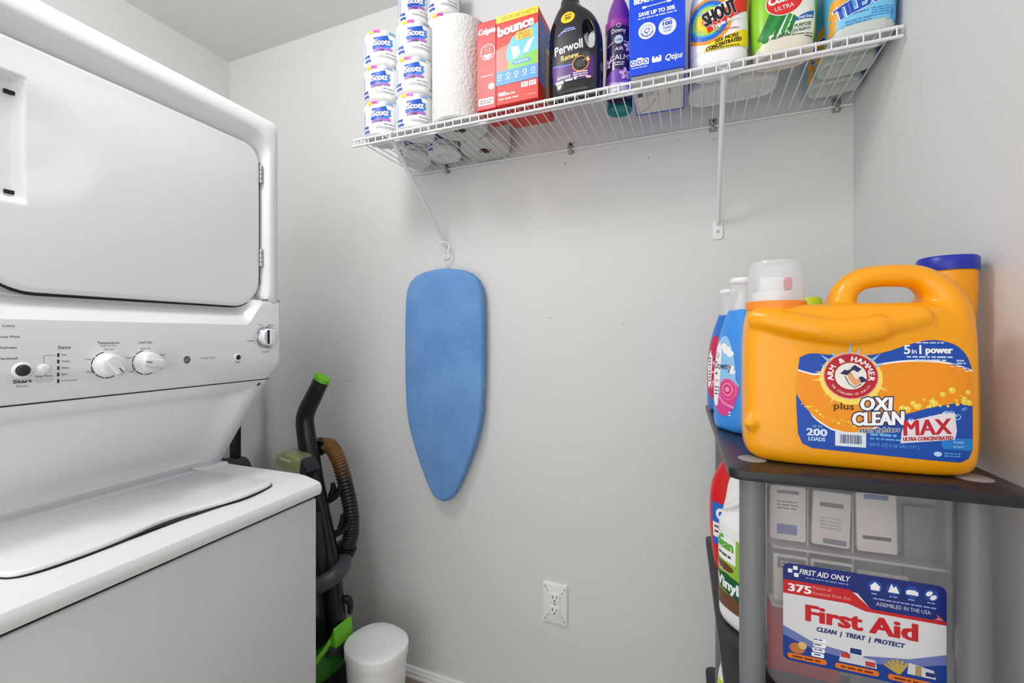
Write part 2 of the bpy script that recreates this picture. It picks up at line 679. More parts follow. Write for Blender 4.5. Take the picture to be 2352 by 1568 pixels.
def baseboard(name, p0, p1, inward):
    """moulded skirting swept from p0 to p1"""
    prof = [(0.0, 0.0), (0.013, 0.0), (0.013, 0.010), (0.011, 0.012), (0.011, 0.022), (0.009, 0.026), (0.007, 0.030), (0.004, 0.034), (0.0, 0.035)]
    prof = [(0.0, 0.0), (0.016, 0.0), (0.016, 0.006), (0.013, 0.010), (0.012, 0.020), (0.009, 0.024), (0.008, 0.030), (0.004, 0.034), (0.0, 0.0345)]
    bm = bmesh.new()
    rows = []
    for p in (p0, p1):
        rows.append([bm.verts.new((p[0] + inward[0] * a, p[1] + inward[1] * a, b)) for a, b in prof])
    n = len(prof)
    for i in range(n):
        bm.faces.new((rows[0][i], rows[0][(i + 1) % n], rows[1][(i + 1) % n], rows[1][i]))
    bm.faces.new(rows[0])
    bm.faces.new(rows[1])
    return structure(from_bm(name, bm, 'trim_paint', None, angle=20))
baseboard('baseboard_back', (XL, 0), (XR, 0), (0, -1))
baseboard('baseboard_left', (XL, YF), (XL, -0.016), (1, 0))
baseboard('baseboard_right', (XR, YF), (XR, -0.016), (-1, 0))

# small nail holes and scuffs on the back wall
for i, (x, z, rx, rz_) in enumerate(((-0.315, 1.37, .0012, .0012), (-0.06, 1.243, .0012, .0012), (-0.41, 1.03, .0013, .002), (-0.20, 1.255, .004, .0009), (-0.43, 1.278, .006, .0008),
                                    (-0.13, 1.74, .0018, .0018), (0.03, 1.80, .002, .002), (0.045, 1.765, .0016, .0016), (-0.05, 1.78, .0015, .0015), (-0.38, 1.76, .002, .002), (-0.36, 1.70, .0012, .0012), (-0.50, 1.60, .0009, .003))):
    a = Art()
    a.ell(0, 0, rx, rz_, ink(96, 94, 92), 1, n=10)
    a.build('nail_hole', wall_back, flat_map((x, 0, z), (1, 0, 0), (0, 0, 1)))
a = Art()
a.line([(0, 0), (.04, -.006), (.07, -.003), (.11, .004)], .0016, ink(188, 187, 184), 1)
a.build('paint_crack', wall_back, flat_map((-1.33, 0, 1.047), (1, 0, 0), (0, 0, 1)))

# ------------------------------------------------------------------ outlet
ot = thing('wall_outlet', 'white duplex power outlet with oversized cover plate, low on the back wall', 'outlet', (-0.411, 0, 0.381))
slab('cover_plate', rrect_pts(-.041, .041, -.064, .064, .003), -0.0075, 0.0, 'trim_paint', ot, bev=.005, seg=3)
for s in (1, -1):
    r = slab('receptacle', rrect_pts(-.017, .017, -.0155 + s * .0195, .0155 + s * .0195, .006), -0.0105, -0.004, 'receptacle', ot, bev=.0015)
    for dx, hh in ((-.0065, .0045), (.0065, .0036)):
        box('slot', dx - .0011, dx + .0011, -.0108, -.0095, s * .0195 + .003 - hh, s * .0195 + .003 + hh, 'gap_black', r)
    lathe_o = slab('ground_hole', [(0.0024 * math.cos(t * math.pi / 6), s * .0195 - .008 + .0024 * math.sin(t * math.pi / 6)) for t in range(12)], -.0108, -.0095, 'gap_black', r)
sc = slab('screw', [(0.003 * math.cos(t * math.pi / 6), .003 * math.sin(t * math.pi / 6)) for t in range(12)], -.0088, -.006, 'steel_dull', ot)

# ------------------------------------------------------------------ stacked washer and dryer
AM = math.radians(1.92)
wd = thing('washer_dryer', 'white stacked washer and dryer unit with control knobs between them', 'washer dryer', (-0.875, -0.51, 0), AM)
WID = 0.61
YC = -WID / 2
box('washer_cabinet', -.70, .0, -WID, 0, .012, .819, 'enamel_cabinet', wd, bev=.006, seg=3)
box('base_gap', -.69, -.006, -WID + .006, -.006, .80, .834, 'gap_black', wd)
for sx in (-.62, -.06):
    for sy in (-WID + .06, -.06):
        lathe('levelling_foot', [(.0, 0), (.02, 0), (.02, .008), (.008, .01), (.008, .02), (0, .02)], 'black_soft', wd, 16, sx, sy)
# top deck, swept profile
prof = [(-.006, .826), (.007, .828), (.011, .836), (.011, .846), (.007, .855), (-.002, .859), (-.04, .868), (-.06, .870), (-.30, .871), (-.40, .874), (-.40, .826)]
bm = bmesh.new()
rings = []
for y, ins in ((-WID - .004, .006), (-WID - .006, 0), (.004, 0), (.006, .003)):
    rings.append([(p[0] - (ins if p[0] > -.05 else 0), y, p[1] - (ins if p[1] > .84 else 0)) for p in prof])
add_loft(bm, rings)
from_bm('washer_top', bm, 'enamel', wd, angle=40)
# lid with wavy front edge
edge = catmull([(-.075, -.078), (-.052, -.088), (-.040, -.125), (-.036, -.18), (-.047, -.238), (-.058, -.284), (-.060, -.325), (-.053, -.365), (-.046, -.41), (-.045, -.46), (-.050, -.50), (-.063, -.522), (-.09, -.530)], 4)
lid_pts = [(-.300, -.084), (-.20, -.078)] + edge + [(-.20, -.530), (-.300, -.526)]
slab('lid_gap', [(p[0] + (.0012 if p[0] > -.29 else -.0012), p[1] + (.0012 if p[1] > YC else -.0012)) for p in lid_pts], .868, .8722, 'gap_black', wd, axis='z')
lid = slab('washer_lid', lid_pts, .8795, .869, 'enamel', wd, bev=.004, seg=3, axis='z', angle=50)
scoop = catmull([(-.040, -.15), (-.042, -.20), (-.046, -.25), (-.050, -.30), (-.050, -.35), (-.046, -.40), (-.044, -.43)], 4)
slab('finger_gap', [(p[0] + .004 * math.sin(math.pi * i / (len(scoop) - 1)), p[1]) for i, p in enumerate(scoop)] + [(-.066, -.40), (-.07, -.3), (-.066, -.2)], .8705, .8718, 'gap_black', wd, axis='z')
slab('hinge_cover', rrect_pts(-.362, -.304, -.526, -.086, .006), .878, .868, 'enamel', wd, bev=.005, axis='z')
box('deck_seam', -.3035, -.3005, -.60, -.08, .868, .8722, 'gap_black', wd)
for y0, y1 in ((-.60, -.530), (-.080, -.004)):
    slab('hinge_block', rrect_pts(-.362, -.300, y0, y1, .006), .8815, .868, 'enamel', wd, bev=.005, axis='z')

# slanted splash panel with recessed field
P0, P1 = Vector((-.161, 0, 1.110)), Vector((-.338, 0, .872))
SL = (P1 - P0).length
SD = (P1 - P0).normalized()
SN = Vector((-SD.z, 0, SD.x)) * -1
if SN.x < 0:
    SN = -SN
def spt(y, s, h):
    p = P0 + SD * s + SN * h
    return (p.x, y, p.z)
bm = bmesh.new()
def sring(y0, y1, s0, s1, r, h):
    return [spt(a, b, h) for a, b in rrect_pts(y0, y1, s0, s1, r, 6)]
add_loft(bm, [sring(-WID, 0, 0, SL, .001, -.10), sring(-WID, 0, 0, SL, .001, -.004), sring(-WID + .004, -.004, 0, SL, .002, 0), sring(-WID + .05, -.05, .034, SL - .026, .02, 0),
              sring(-WID + .062, -.062, .044, SL - .034, .022, -.012), sring(-WID + .10, -.10, .07, SL - .06, .02, -.013)], True, True)
sp = from_bm('splash_panel', bm, 'enamel', wd, angle=50)
a = Art()
a.ring(-.022, 0, .0035, .0055, ink(120, 120, 118), 1)
a.ell(-.022, 0, .0035, .0035, ink(30, 30, 30), 1, n=12)
p_ = spt(0, .016, 0)
a.build('screw', wd, flat_map((p_[0], 0, p_[2]), (0, 1, 0), -SD))
box('panel_seam', -.30, -.1605, -WID, 0, 1.1085, 1.1105, 'gap_black', wd)

# control panel: swept with a scooped ledge under the door
def zled(y):
    t = min(1, max(0, (abs(y - YC) - .205) / .055))
    t = t * t * (3 - 2 * t)
    return 1.250 + .058 * t, t
bm = bmesh.new()
rows = []
N = 90
for i in range(N + 1):
    y = -WID + WID * i / N
    zc, t = zled(y)
    k = 1 - t
    end = min(1, min(y + WID, -y) / .006)
    rx = .004 * (1 - end) ** 2
    pr = [(-.20, 1.3105), (-.119 - .034 * k, 1.3105), (-.119 - .034 * k, zc + .0355 * k + .0025 * t), (-.1225 - .001 * k, zc + .004), (-.1195, zc - .002), (-.119, zc - .010), (-.119, 1.168), (-.1205, 1.158), (-.125, 1.149), (-.137, 1.134), (-.161, 1.111), (-.20, 1.111)]
    rows.append([(p[0] - rx, y, p[1]) for p in pr])
add_loft(bm, rows)
cp = from_bm('control_panel', bm, 'enamel', wd, angle=30)
box('fascia_seam', -.16, -.1196, -.055, -.004, 1.3102, 1.3120, 'gap_black', wd)
box('fascia_seam', -.16, -.1196, -WID + .004, -WID + .055, 1.3102, 1.3120, 'gap_black', wd)

# dryer cabinet + front fascia around the door opening
box('dryer_cabinet', -.70, -.178, -WID + .001, -.001, 1.112, 1.764, 'enamel_cabinet', wd, bev=.006)
box('rear_column', -.70, -.42, -WID + .001, -.001, .83, 1.112, 'enamel_cabinet', wd)
DY0, DY1, DZ0, DZ1 = -.546, -.048, 1.292, 1.692
bm = bmesh.new()
def fring(y0, y1, z0, z1, r, lx):
    out = []
    base = rrect_pts(y0, y1, z0, z1, r, 8)
    q0, q1 = (DY0 - .0035, DY1 + .0035) if r[2] < .01 else (y0 + r[2], y1 - r[3])
    extra = [(q0 + (q1 - q0) * (k_ + .5 * (r[2] >= .01)) / (9 - (r[2] < .01)), z0) for k_ in range(9)]
    for a, b in base[:27] + extra + base[27:]:
        d = lx
        if b < 1.315 and DY0 - .004 < a < DY1 + .004:
            d = min(lx, -.150)
        out.append((d, a, b))
    return out
add_loft(bm, [fring(-WID, 0, 1.286, 1.768, (.018, .018, .001, .001), -.19), fring(-WID, 0, 1.286, 1.768, (.018, .018, .001, .001), -.138),
              fring(-WID + .003, -.003, 1.286, 1.766, (.018, .018, .001, .001), -.127), fring(-WID + .010, -.010, 1.286, 1.758, (.016, .016, .001, .001), -.1195),
              fring(DY0 - .018, DY1 + .018, 1.288, DZ1 + .040, (.05, .05, .06, .06), -.119), fring(DY0 - .013, DY1 + .013, 1.288, DZ1 + .032, (.05, .05, .06, .06), -.121),
              fring(DY0 - .004, DY1 + .004, 1.289, DZ1 + .006, (.046, .046, .07, .07), -.147), fring(DY0 - .001, DY1 + .001, 1.290, DZ1 + .001, (.044, .044, .07, .07), -.160)], True, True)
from_bm('dryer_fascia', bm, 'enamel', wd, angle=50)
box('door_gap', -.175, -.158, DY0 + .01, DY1 - .01, DZ0 + .01, DZ1 - .01, 'gap_black', wd)

box('hinge_side_gap', -.158, -.1385, DY1 - .0002, DY1 + .0016, 1.35, 1.655, 'gap_black', wd)
def sstep(t):
    t = min(1, max(0, t))
    return t * t * (3 - 2 * t)
# door front as a relief: soft edge, shallow dish and finger recess
RC = (.044, .044, .085, .07)
def door_clip(y, z):
    for (cy_, cz_, sy, sz, r) in ((DY1 - RC[0], DZ1 - RC[0], 1, 1, RC[0]), (DY0 + RC[1], DZ1 - RC[1], -1, 1, RC[1]), (DY0 + RC[2], DZ0 + RC[2], -1, -1, RC[2]), (DY1 - RC[3], DZ0 + RC[3], 1, -1, RC[3])):
        if (y - cy_) * sy > 0 and (z - cz_) * sz > 0:
            d = math.hypot(y - cy_, z - cz_)
            if d > r:
                return cy_ + (y - cy_) * r / d, cz_ + (z - cz_) * r / d, 0.0
            return y, z, r - d
    return y, z, min(y - DY0, DY1 - y, z - DZ0, DZ1 - z)
def door_h(y, z, d):
    h = -.134
    h += .010 * (1 - ((y - YC) / .27) ** 2) * (1 - ((z - 1.492) / .22) ** 2)      # slight dome
    if d < .008:
        h -= .010 * (1 - math.sqrt(max(0, 1 - (1 - d / .008) ** 2)))
    # finger recess near the opening side
    ins = min((-.478 - y), (y + .535), (z - 1.434), (1.634 - z))
    dd = math.hypot((y + .478), (z - 1.532))
    if y > -.478:
        h -= .006 * sstep((.105 - dd) / .075)
    else:
        h -= .006 * sstep((.105 - abs(z - 1.532)) / .02) * sstep((y + .546) / .01)
    h -= .014 * sstep(ins / .010)
    return h
bm = bmesh.new()
NY, NZ = 190, 150
gv = []
for i in range(NY + 1):
    row = []
    for j in range(NZ + 1):
        y, z, d = door_clip(DY0 + (DY1 - DY0) * i / NY, DZ0 + (DZ1 - DZ0) * j / NZ)
        row.append(bm.verts.new((door_h(y, z, max(d, 0)), y, z)))
    gv.append(row)
for i in range(NY):
    for j in range(NZ):
        bm.faces.new((gv[i][j], gv[i + 1][j], gv[i + 1][j + 1], gv[i][j + 1]))
bmesh.ops.remove_doubles(bm, verts=bm.verts, dist=0.00005)
be = [e for e in bm.edges if e.is_boundary]
ex = bmesh.ops.extrude_edge_only(bm, edges=be)
for v in [g for g in ex['geom'] if isinstance(g, bmesh.types.BMVert)]:
    v.co.x = -.165
door = from_bm('dryer_door', bm, 'enamel', wd, angle=60)
shadow_line_pts = [(DY1 - RC[3] + RC[3] * math.cos(math.radians(a_)), DZ0 + RC[3] + RC[3] * math.sin(math.radians(a_))) for a_ in (-10, -25, -40, -55, -70, -82, -90)]
shadow_line_pts += [(DY0 + RC[2] + RC[2] * math.cos(math.radians(a_)), DZ0 + RC[2] + RC[2] * math.sin(math.radians(a_))) for a_ in (-90, -98, -110, -125, -140, -155, -170)]
tube('door_shadow_line', [(-.1430, q[0], q[1] - .0012) for q in shadow_line_pts], [.001] + [.0016] * 5 + [.0022] + [.0030] * 7, 'gap_black', wd, n=8)  # black tube painted in for the shadowed gap along the door's lower edge
# plate in the recess with its dark slots
slab('recess_plate', rrect_pts(-.531, -.482, 1.440, 1.628, .004), -.1505, -.158, 'enamel', door, bev=.001, axis='x')
for z_ in (1.608, 1.450):
    box('slot', -.1515, -.1462, -.497, -.484, z_ - .003, z_ + .003, 'gap_black', door)
for zc_ in (1.625, 1.417):
    hg = thing_h = bpy.data.objects.new('door_hinge', None)
    COL.objects.link(hg)
    hg.parent = wd
    hg.location = (-.134, DY1 + .002, zc_)
    for k in range(4):
        lathe('knuckle', [(0, -.0045), (.0042, -.0045), (.0042, .0045), (0, .0045)], 'chrome', hg, 14).location.z = (k - 1.5) * .0112
    box('leaf', -.006, .001, -.005, .006, -.022, .022, 'steel_dull', hg)

# controls
DK = ink(60, 62, 66)
DG = ink(120, 121, 124)
def knob_big(y, z, ang, name_part):
    k = bpy.data.objects.new('control_knob', None)
    COL.objects.link(k)
    k.parent = wd
    k.location = (-.119, y, z)
    bm = bmesh.new()
    n = 40
    def rg(r, x, oy=0.0):
        return [(x, oy + r * math.cos(2 * math.pi * i / n), r * math.sin(2 * math.pi * i / n)) for i in range(n)]
    add_loft(bm, [rg(.0215, 0), rg(.0215, .004), rg(.019, .006), rg(.0185, .018), rg(.0175, .021), rg(.0150, .0225)])
    from_bm('dial', bm, 'plastic_white', k, angle=40)
    bm = bmesh.new()
    c, s = math.cos(ang), math.sin(ang)
    pts = []
    for (u, v) in rrect_pts(-.018, .018, -.0075, .0075, .005):
        pts.append((u * c - v * s, u * s + v * c))
    add_slab(bm, pts, .0285, .018, .002, 3, 'x')
    g = from_bm('grip', bm, 'plastic_white', k)
    a2 = Art()
    a2.rect(.006, .017, -.0007, .0007, ink(20, 20, 20), 1)
    a2.build('pointer', k, lambda u, v, h: (.0286 + h, u * c - v * s, u * s + v * c))
    return k
knob_big(-.376, 1.170, math.radians(-55), 'a')
knob_big(-.313, 1.171, math.radians(172), 'b')
# dryer timer dial: chrome skirt, white knob with dark grip
k = bpy.data.objects.new('timer_knob', None)
COL.objects.link(k)
k.parent = wd
k.location = (-.119, -.046, 1.219)
def rgx(r, x, n=40):
    return [(x, r * math.cos(2 * math.pi * i / n), r * math.sin(2 * math.pi * i / n)) for i in range(n)]
bm = bmesh.new()
add_loft(bm, [rgx(.0235, 0), rgx(.0235, .004), rgx(.0215, .007)])
from_bm('skirt', bm, 'chrome', k)
bm = bmesh.new()
add_loft(bm, [rgx(.0205, .006), rgx(.0205, .014), rgx(.018, .017)])
from_bm('dial', bm, 'plastic_white', k)
bm = bmesh.new()
add_slab(bm, rrect_pts(-.0085, .0085, -.0185, .0185, .003), .026, .014, .002, 3, 'x')
from_bm('grip', bm, 'plastic_white', k)
box('grip_insert', .0145, .0245, -.0092, -.0080, -.0170, .0170, 'gap_black', k)
def button(y, z, r, m, ring_m=None):
    b = bpy.data.objects.new('push_button', None)
    COL.objects.link(b)
    b.parent = wd
    b.location = (-.119, y, z)
    bm = bmesh.new()
    add_loft(bm, [rgx(r, -.001), rgx(r, .002), rgx(r * .85, .0034), rgx(r * .4, .0042)])
    from_bm('cap', bm, m, b, angle=60)
    if ring_m:
        bm = bmesh.new()
        add_loft(bm, [rgx(r * 1.55, -.0005), rgx(r * 1.5, .001), rgx(r * 1.1, .0022), rgx(r * 1.02, .0005)], False, False)
        from_bm('bezel', bm, ring_m, b, angle=60)
    return b
button(-.487, 1.168, .0085, 'dark_grey', 'plastic_white')
button(-.462, 1.169, .0075, 'plastic_white')
button(-.121, 1.172, .0055, 'black_plastic', 'plastic_white')
for i in range(5):
    box('indicator_light', -.1192, -.1184, -.4452, -.4428, 1.1905 - i * .0108 - .003, 1.1905 - i * .0108 + .003, 'gap_black', wd)

a = Art()
def T(s, y, z, h, w=None, al='c', m=DK, bold=.01, sh=0):
    a.text(s, y, z, h, m, 1, w, al, bold, sh)
T('Start', -.487, 1.1485, .0055, .022, bold=.03)
T('Pause', -.487, 1.1420, .0036, .014, m=DG)
T('Deep Rinse', -.462, 1.1555, .0038, .021)
T('Select before starting', -.462, 1.1505, .0022, .024, m=DG)
T('Press to start', -.462, 1.1468, .0022, .018, m=DG)
T('Status', -.436, 1.2005, .0055, .017)
for i, s in enumerate(('On', 'Wash', 'Rinse', 'Spin', 'Lid Locked')):
    T(s, -.4395, 1.189 - i * .0108, .0032, None, 'l')
a.line([(-.462, 1.178), (-.462, 1.189), (-.4605, 1.1905), (-.447, 1.1905)], .0005, DK, 1)
def flush(nm):
    global a
    a.build(nm, wd, flat_map((-.119, 0, 0), (0, 1, 0), (0, 0, 1)), base=.0001, step=.00008)
    a = Art()
flush('start_lettering')
T('Temperature', -.374, 1.2075, .0048, .033)
T('Wash/Cold Rinse', -.374, 1.2030, .0028, .025, m=DG)
T('Tap Cold', -.374, 1.1965, .0030, .015)
T('Cold', -.404, 1.180, .0030, .009)
T('Cool', -.402, 1.158, .0030, .009)
T('Colors', -.376, 1.1455, .0030, .012)
T('Warm', -.357, 1.150, .0030, .010)
T('Hot', -.349, 1.157, .0030, .007)
T('Load Size', -.314, 1.2075, .0048, .023)
T('Precise Fill', -.314, 1.1965, .0030, .017)
T('Super', -.341, 1.180, .0030, .010)
T('Small', -.284, 1.183, .0030, .009)
T('Large', -.337, 1.154, .0030, .009)
T('Medium', -.290, 1.156, .0030, .013)
for (ky, kz) in ((-.376, 1.170), (-.313, 1.171)):
    a.ring(ky, kz, .0225, .0240, ink(30, 30, 32), 1, 100, 300)
    for g in range(6):
        t = math.radians(100 + 40 * g)
        a.ell(ky + .0233 * math.cos(t), kz + .0233 * math.sin(t), .0012, .0012, ink(250, 250, 250), 2, n=10)
flush('washer_dial_lettering')
T('WASHER | DRYER', -.192, 1.1715, .0044, .034, bold=0, m=DG)
flush('model_lettering')
T('Start', -.121, 1.1590, .0042, .011)
flush('button_lettering')
T('Cottons', -.062, 1.2485, .0036, .013, m=ink(40, 120, 190))
T('Easy Care', -.031, 1.2475, .0036, .017)
T('Delicates', -.087, 1.2080, .0036, .018)
T('Timed Dry', -.034, 1.1905, .0036, .016)
T('UNITIZED', -.046, 1.1805, .0032, .022, m=DG)
rnd = random.Random(4)
for g in range(26):
    t = math.radians(100 + 360 * g / 26)
    if g % 13 == 12:
        continue
    L = rnd.uniform(.003, .008)
    sx = math.copysign(1, math.cos(t))
    yy, zz = -.046 + .0285 * math.cos(t), 1.219 + .0285 * math.sin(t)
    a.rect(min(yy, yy + sx * L), max(yy, yy + sx * L), zz - .0006, zz + .0006, DG, 1)
a.ring(-.046, 1.219, .0245, .0262, ink(36, 110, 180), 1, 100, 165)
for t0, t1 in ((20, 92), (-60, 10), (190, 250), (255, 295)):
    a.ring(-.046, 1.219, .0245, .0262, ink(30, 30, 32), 1, t0, t1)
flush('dryer_dial_lettering')
for i, s in enumerate(('Colors', 'Speed Wash', 'Delicates', 'Handwash')):
    T(s, -.503, 1.236 - i * .0167, .0036, None, 'c')
flush('cycle_lettering')
# round monogram badge
a.ell(-.236, 1.172, .0072, .0080, ink(40, 41, 44), 1)
a.ring(-.236, 1.172, .0060, .0065, ink(225, 225, 226), 2)
a.text('GE', -.236, 1.1693, .0056, ink(235, 235, 236), 3, .0085, bold=.0, shear=.25)
a.build('badge', wd, flat_map((-.119, 0, 0), (0, 1, 0), (0, 0, 1)), base=.0001, step=.00008)

# dark appliance standing behind the washer, only its top shows
bh = thing('floor_sweeper', 'dark grey plastic cleaner with black pole, mostly hidden behind the washer', 'sweeper', (-1.70, -0.13, 0))
sup('body', [(0.0, .05, .05, 4), (.03, .058, .06, 4), (.55, .058, .06, 4), (.66, .058, .058, 3.5), (.71, .05, .05, 3), (.735, .035, .035, 2.6), (.74, .0, .0, 2)], 'grey_plastic', bh, m=3)
box('pole', -.012, .026, -.012, .012, .70, 1.02, 'black_soft', bh, bev=.004)
tube('carry_handle', [(-.055, -.02, .66), (-.05, -.03, .71), (0, -.04, .735), (.05, -.03, .71), (.075, -.02, .64)], .011, 'dark_grey', bh, smooth_m=4)

# ------------------------------------------------------------------ carpet cleaner
vc = thing('carpet_cleaner', 'black and lime upright carpet cleaner with ribbed hose leaning by the washer', 'carpet cleaner', (0, 0, 0))
hp = [(-1.131, -.24, 1.082), (-1.162, -.24, 1.03), (-1.196, -.24, .975), (-1.206, -.24, .94), (-1.199, -.24, .89), (-1.189, -.24, .84)]
tube('handle', hp, [.028, .029, .031, .033, .034, .035], 'black_plastic', vc, n=14, flat=.75, smooth_m=4, up=(1, 0, 0))
tube('handle_tip', [(-1.125, -.24, 1.094), (-1.1275, -.24, 1.089), (-1.134, -.24, 1.077)], [.012, .027, .0288], 'lime', vc, n=14, flat=.75, up=(1, 0, 0))
sp_ = [(-1.191, -.24, .85), (-1.170, -.24, .75), (-1.142, -.24, .65), (-1.116, -.24, .55), (-1.094, -.24, .45), (-1.078, -.24, .35), (-1.066, -.24, .27), (-1.062, -.24, .20)]
tube('spine', sp_, [.036, .036, .035, .036, .036, .035, .034, .034], 'black_plastic', vc, n=16, flat=.8, smooth_m=4, up=(1, 0, 0))
tube('spine_rib', [(-1.118, -.272, .66), (-1.108, -.278, .60), (-1.10, -.275, .52), (-1.095, -.27, .44)], [.012, .016, .016, .006], 'dark_grey', vc, n=10, smooth_m=4)
# clear dirty-water tank to the side
sup('tank', [(.235, .05, .055, 3, -1.155, -.27), (.26, .066, .065, 3, -1.155, -.27), (.42, .064, .065, 3, -1.165, -.27), (.54, .052, .06, 3, -1.175, -.27), (.585, .03, .04, 2.4, -1.18, -.27)], 'smoke_tank', vc, m=4)
sup('tank_core', [(.25, .034, .034, 2, -1.165, -.27), (.36, .034, .034, 2, -1.168, -.27), (.5, .026, .03, 2, -1.175, -.27), (.52, .0, .0, 2, -1.175, -.27)], 'dark_grey', vc, m=3)
sup('base_housing', [(.0, .13, .15, 4, -1.17, -.28), (.02, .135, .16, 4, -1.17, -.28), (.10, .135, .16, 4, -1.17, -.28), (.15, .125, .14, 3.4, -1.165, -.275), (.17, .115, .12, 3, -1.16, -.27)], 'black_soft', vc, m=3)
sup('green_band', [(.165, .11, .11, 3, -1.158, -.265), (.185, .118, .112, 3, -1.158, -.265), (.225, .112, .105, 3, -1.155, -.262), (.243, .09, .09, 3, -1.15, -.26)], 'leaf_green', vc, m=3)
a = Art()
a.text('turbo', -1.094, .197, .022, ink(20, 70, 14), 1, .05, bold=.02)
a.build('band_lettering', vc, lambda u, v, h: (u, -.370 - h + (u + 1.158) ** 2 * 2.2, v))
tube('band_trim', [(-1.06, -.35, .235), (-1.05, -.31, .262), (-1.046, -.27, .29)], [.008, .008, .007], 'lime', vc, n=8)
bm = bmesh.new()
add_slab(bm, [(-1.056, .262), (-1.024, .262), (-1.030, .314), (-1.036, .318)], -.292, -.215, .004, 2, 'y', True)
from_bm('green_wing', bm, 'lime', vc)
slab('latch', [(-1.072, .234), (-1.036, .230), (-1.022, .262), (-1.056, .262)], -.302, -.21, 'grey_plastic', vc, bev=.004, both=True)
# corrugated hose
hk = catmull([(-1.195, -.185, .838), (-1.170, -.18, .848), (-1.146, -.178, .836), (-1.117, -.178, .793), (-1.088, -.178, .715), (-1.068, -.178, .636), (-1.068, -.178, .56), (-1.085, -.18, .51)], 22)
hr = [.0255 if i % 3 else .0215 for i in range(len(hk))]
bm = bmesh.new()
add_tube(bm, hk, hr, 18)
from_bm('hose', bm, 'hose_rubber', vc, angle=80)
tube('hose_cuff', [(-1.082, -.18, .522), (-1.092, -.18, .497), (-1.106, -.182, .477)], [.030, .033, .030], 'black_plastic', vc, n=18)
tube('hose_elbow', [(-1.096, -.186, .488), (-1.066, -.215, .480), (-1.056, -.262, .466), (-1.082, -.296, .448), (-1.125, -.306, .426)], [.025, .026, .026, .026, .026], 'grey_plastic', vc, n=16, smooth_m=4)
for k in range(4):
    t_ = k / 3.0
    tube('cuff_ridge', [(-1.084 - .018 * t_, -.1802 - .001 * t_, .517 - .034 * t_), (-1.0862 - .018 * t_, -.1803 - .001 * t_, .512 - .034 * t_)], .0345, 'black_plastic', vc, n=20)
tube('hose_swivel', [(-1.178, -.21, .842), (-1.192, -.19, .846), (-1.20, -.18, .846)], [.027, .03, .024], 'black_plastic', vc, n=14)
# accessory hooks
for i, (x, z) in enumerate(((-1.128, .70), (-1.088, .60))):
    tube('tool_hook', [(x - .01, -.22, z - .03), (x + .015, -.205, z - .012), (x + .032, -.20, z + .012), (x + .036, -.20, z + .03)], [.011, .012, .010, .006], 'black_plastic', vc, n=10, smooth_m=4)
    tube('tool_hook', [(x + .002, -.21, z - .01), (x + .010, -.205, z + .01), (x + .008, -.205, z + .034)], [.009, .010, .006], 'black_plastic', vc, n=10, smooth_m=3)
tube('cord_wrap', [(-1.065, -.235, .365), (-1.04, -.225, .375), (-1.032, -.22, .355), (-1.034, -.22, .33)], [.012, .012, .010, .008], 'black_soft', vc, n=10, smooth_m=4)
# clear turbo brush clipped to the side
tool = bpy.data.objects.new('turbo_brush', None)
COL.objects.link(tool)
tool.parent = vc
tool.location = (-1.200, -.285, .812)
tool.rotation_euler = (0, math.radians(8), 0)
bm = bmesh.new()
add_slab(bm, [(-.062, -.022), (-.058, .022), (-.04, .036), (.03, .034), (.05, .026), (.052, -.03), (.036, -.036), (-.045, -.034)], -.032, .032, .01, 3, 'y', True)
from_bm('clear_housing', bm, 'clear_tool', tool)
tube('brush_roller', [(-.045, 0, -.003), (.035, 0, -.003)], .024, 'lime', tool, n=14)
tube('brush_ring', [(-.05, 0, 0), (-.045, 0, 0)], .026, 'dark_grey', tool, n=14)
slab('mount', [(.045, -.03), (.05, .03), (.075, .012), (.085, -.002), (.06, -.034)], -.026, .026, 'dark_grey', tool, bev=.004, both=True)
a = Art()
a.text('TurboBrush', -.01, .012, .010, ink(245, 245, 240), 1, .05, bold=.03, shear=.2)
a.build('brush_lettering', tool, flat_map((0, -.0322, 0), (1, 0, 0), (0, 0, 1)))

# ------------------------------------------------------------------ trash can
tc_ = thing('trash_can', 'small white plastic trash can with closed oval lid beside the carpet cleaner', 'trash can', (-0.918, -0.232, 0), math.radians(-12))
sup('bin_body', [(0, .074, .066, 2.3), (.006, .078, .070, 2.3), (.245, .0935, .084, 2.3), (.248, .0935, .084, 2.3)], 'can_white', tc_, m=1, n=64)
sup('lid', [(.243, .0965, .087, 2.3), (.268, .098, .0885, 2.3), (.272, .097, .0875, 2.3), (.2745, .094, .0845, 2.3), (.2755, .06, .055, 2.3)], 'can_white', tc_, n=64)
tube('lid_hinge', [(-.035, .087, .266), (.035, .087, .266)], .008, 'can_white', tc_, n=12).rotation_euler = (0, 0, math.radians(58))

# ------------------------------------------------------------------ ironing board
ib = thing('ironing_board', 'small blue fabric-covered ironing board hanging from the left shelf brace', 'ironing board', (-0.795, 0, 1.056))
ht = [(0, .0), (.004, .035), (.012, .075), (.028, .108), (.055, .132), (.09, .144), (.14, .149), (.25, .1515), (.38, .1515), (.5, .150), (.6, .1465), (.66, .140), (.72, .128), (.78, .112), (.84, .093), (.90, .072), (.94, .057), (.968, .044), (.986, .031), (.996, .017), (1.0, 0)]
Zt, Zl = .394, .788
bpts = [(w, Zt - Zl * t) for t, w in ht] + [(-w, Zt - Zl * t) for t, w in reversed(ht[1:-1])]
slab('board_pad', bpts, -.052, -.014, 'board_cover', ib, bev=.012, seg=4, both=True, angle=60)
hook = [(-.003, -.034, .385), (-.003, -.034, .425), (.004, -.034, .438), (.016, -.034, .452), (.019, -.034, .468), (.010, -.034, .482), (-.008, -.034, .484), (-.02, -.034, .474), (-.024, -.034, .462)]
tube('hanging_hook', hook, .0028, 'wire_white', ib, n=10, smooth_m=5)

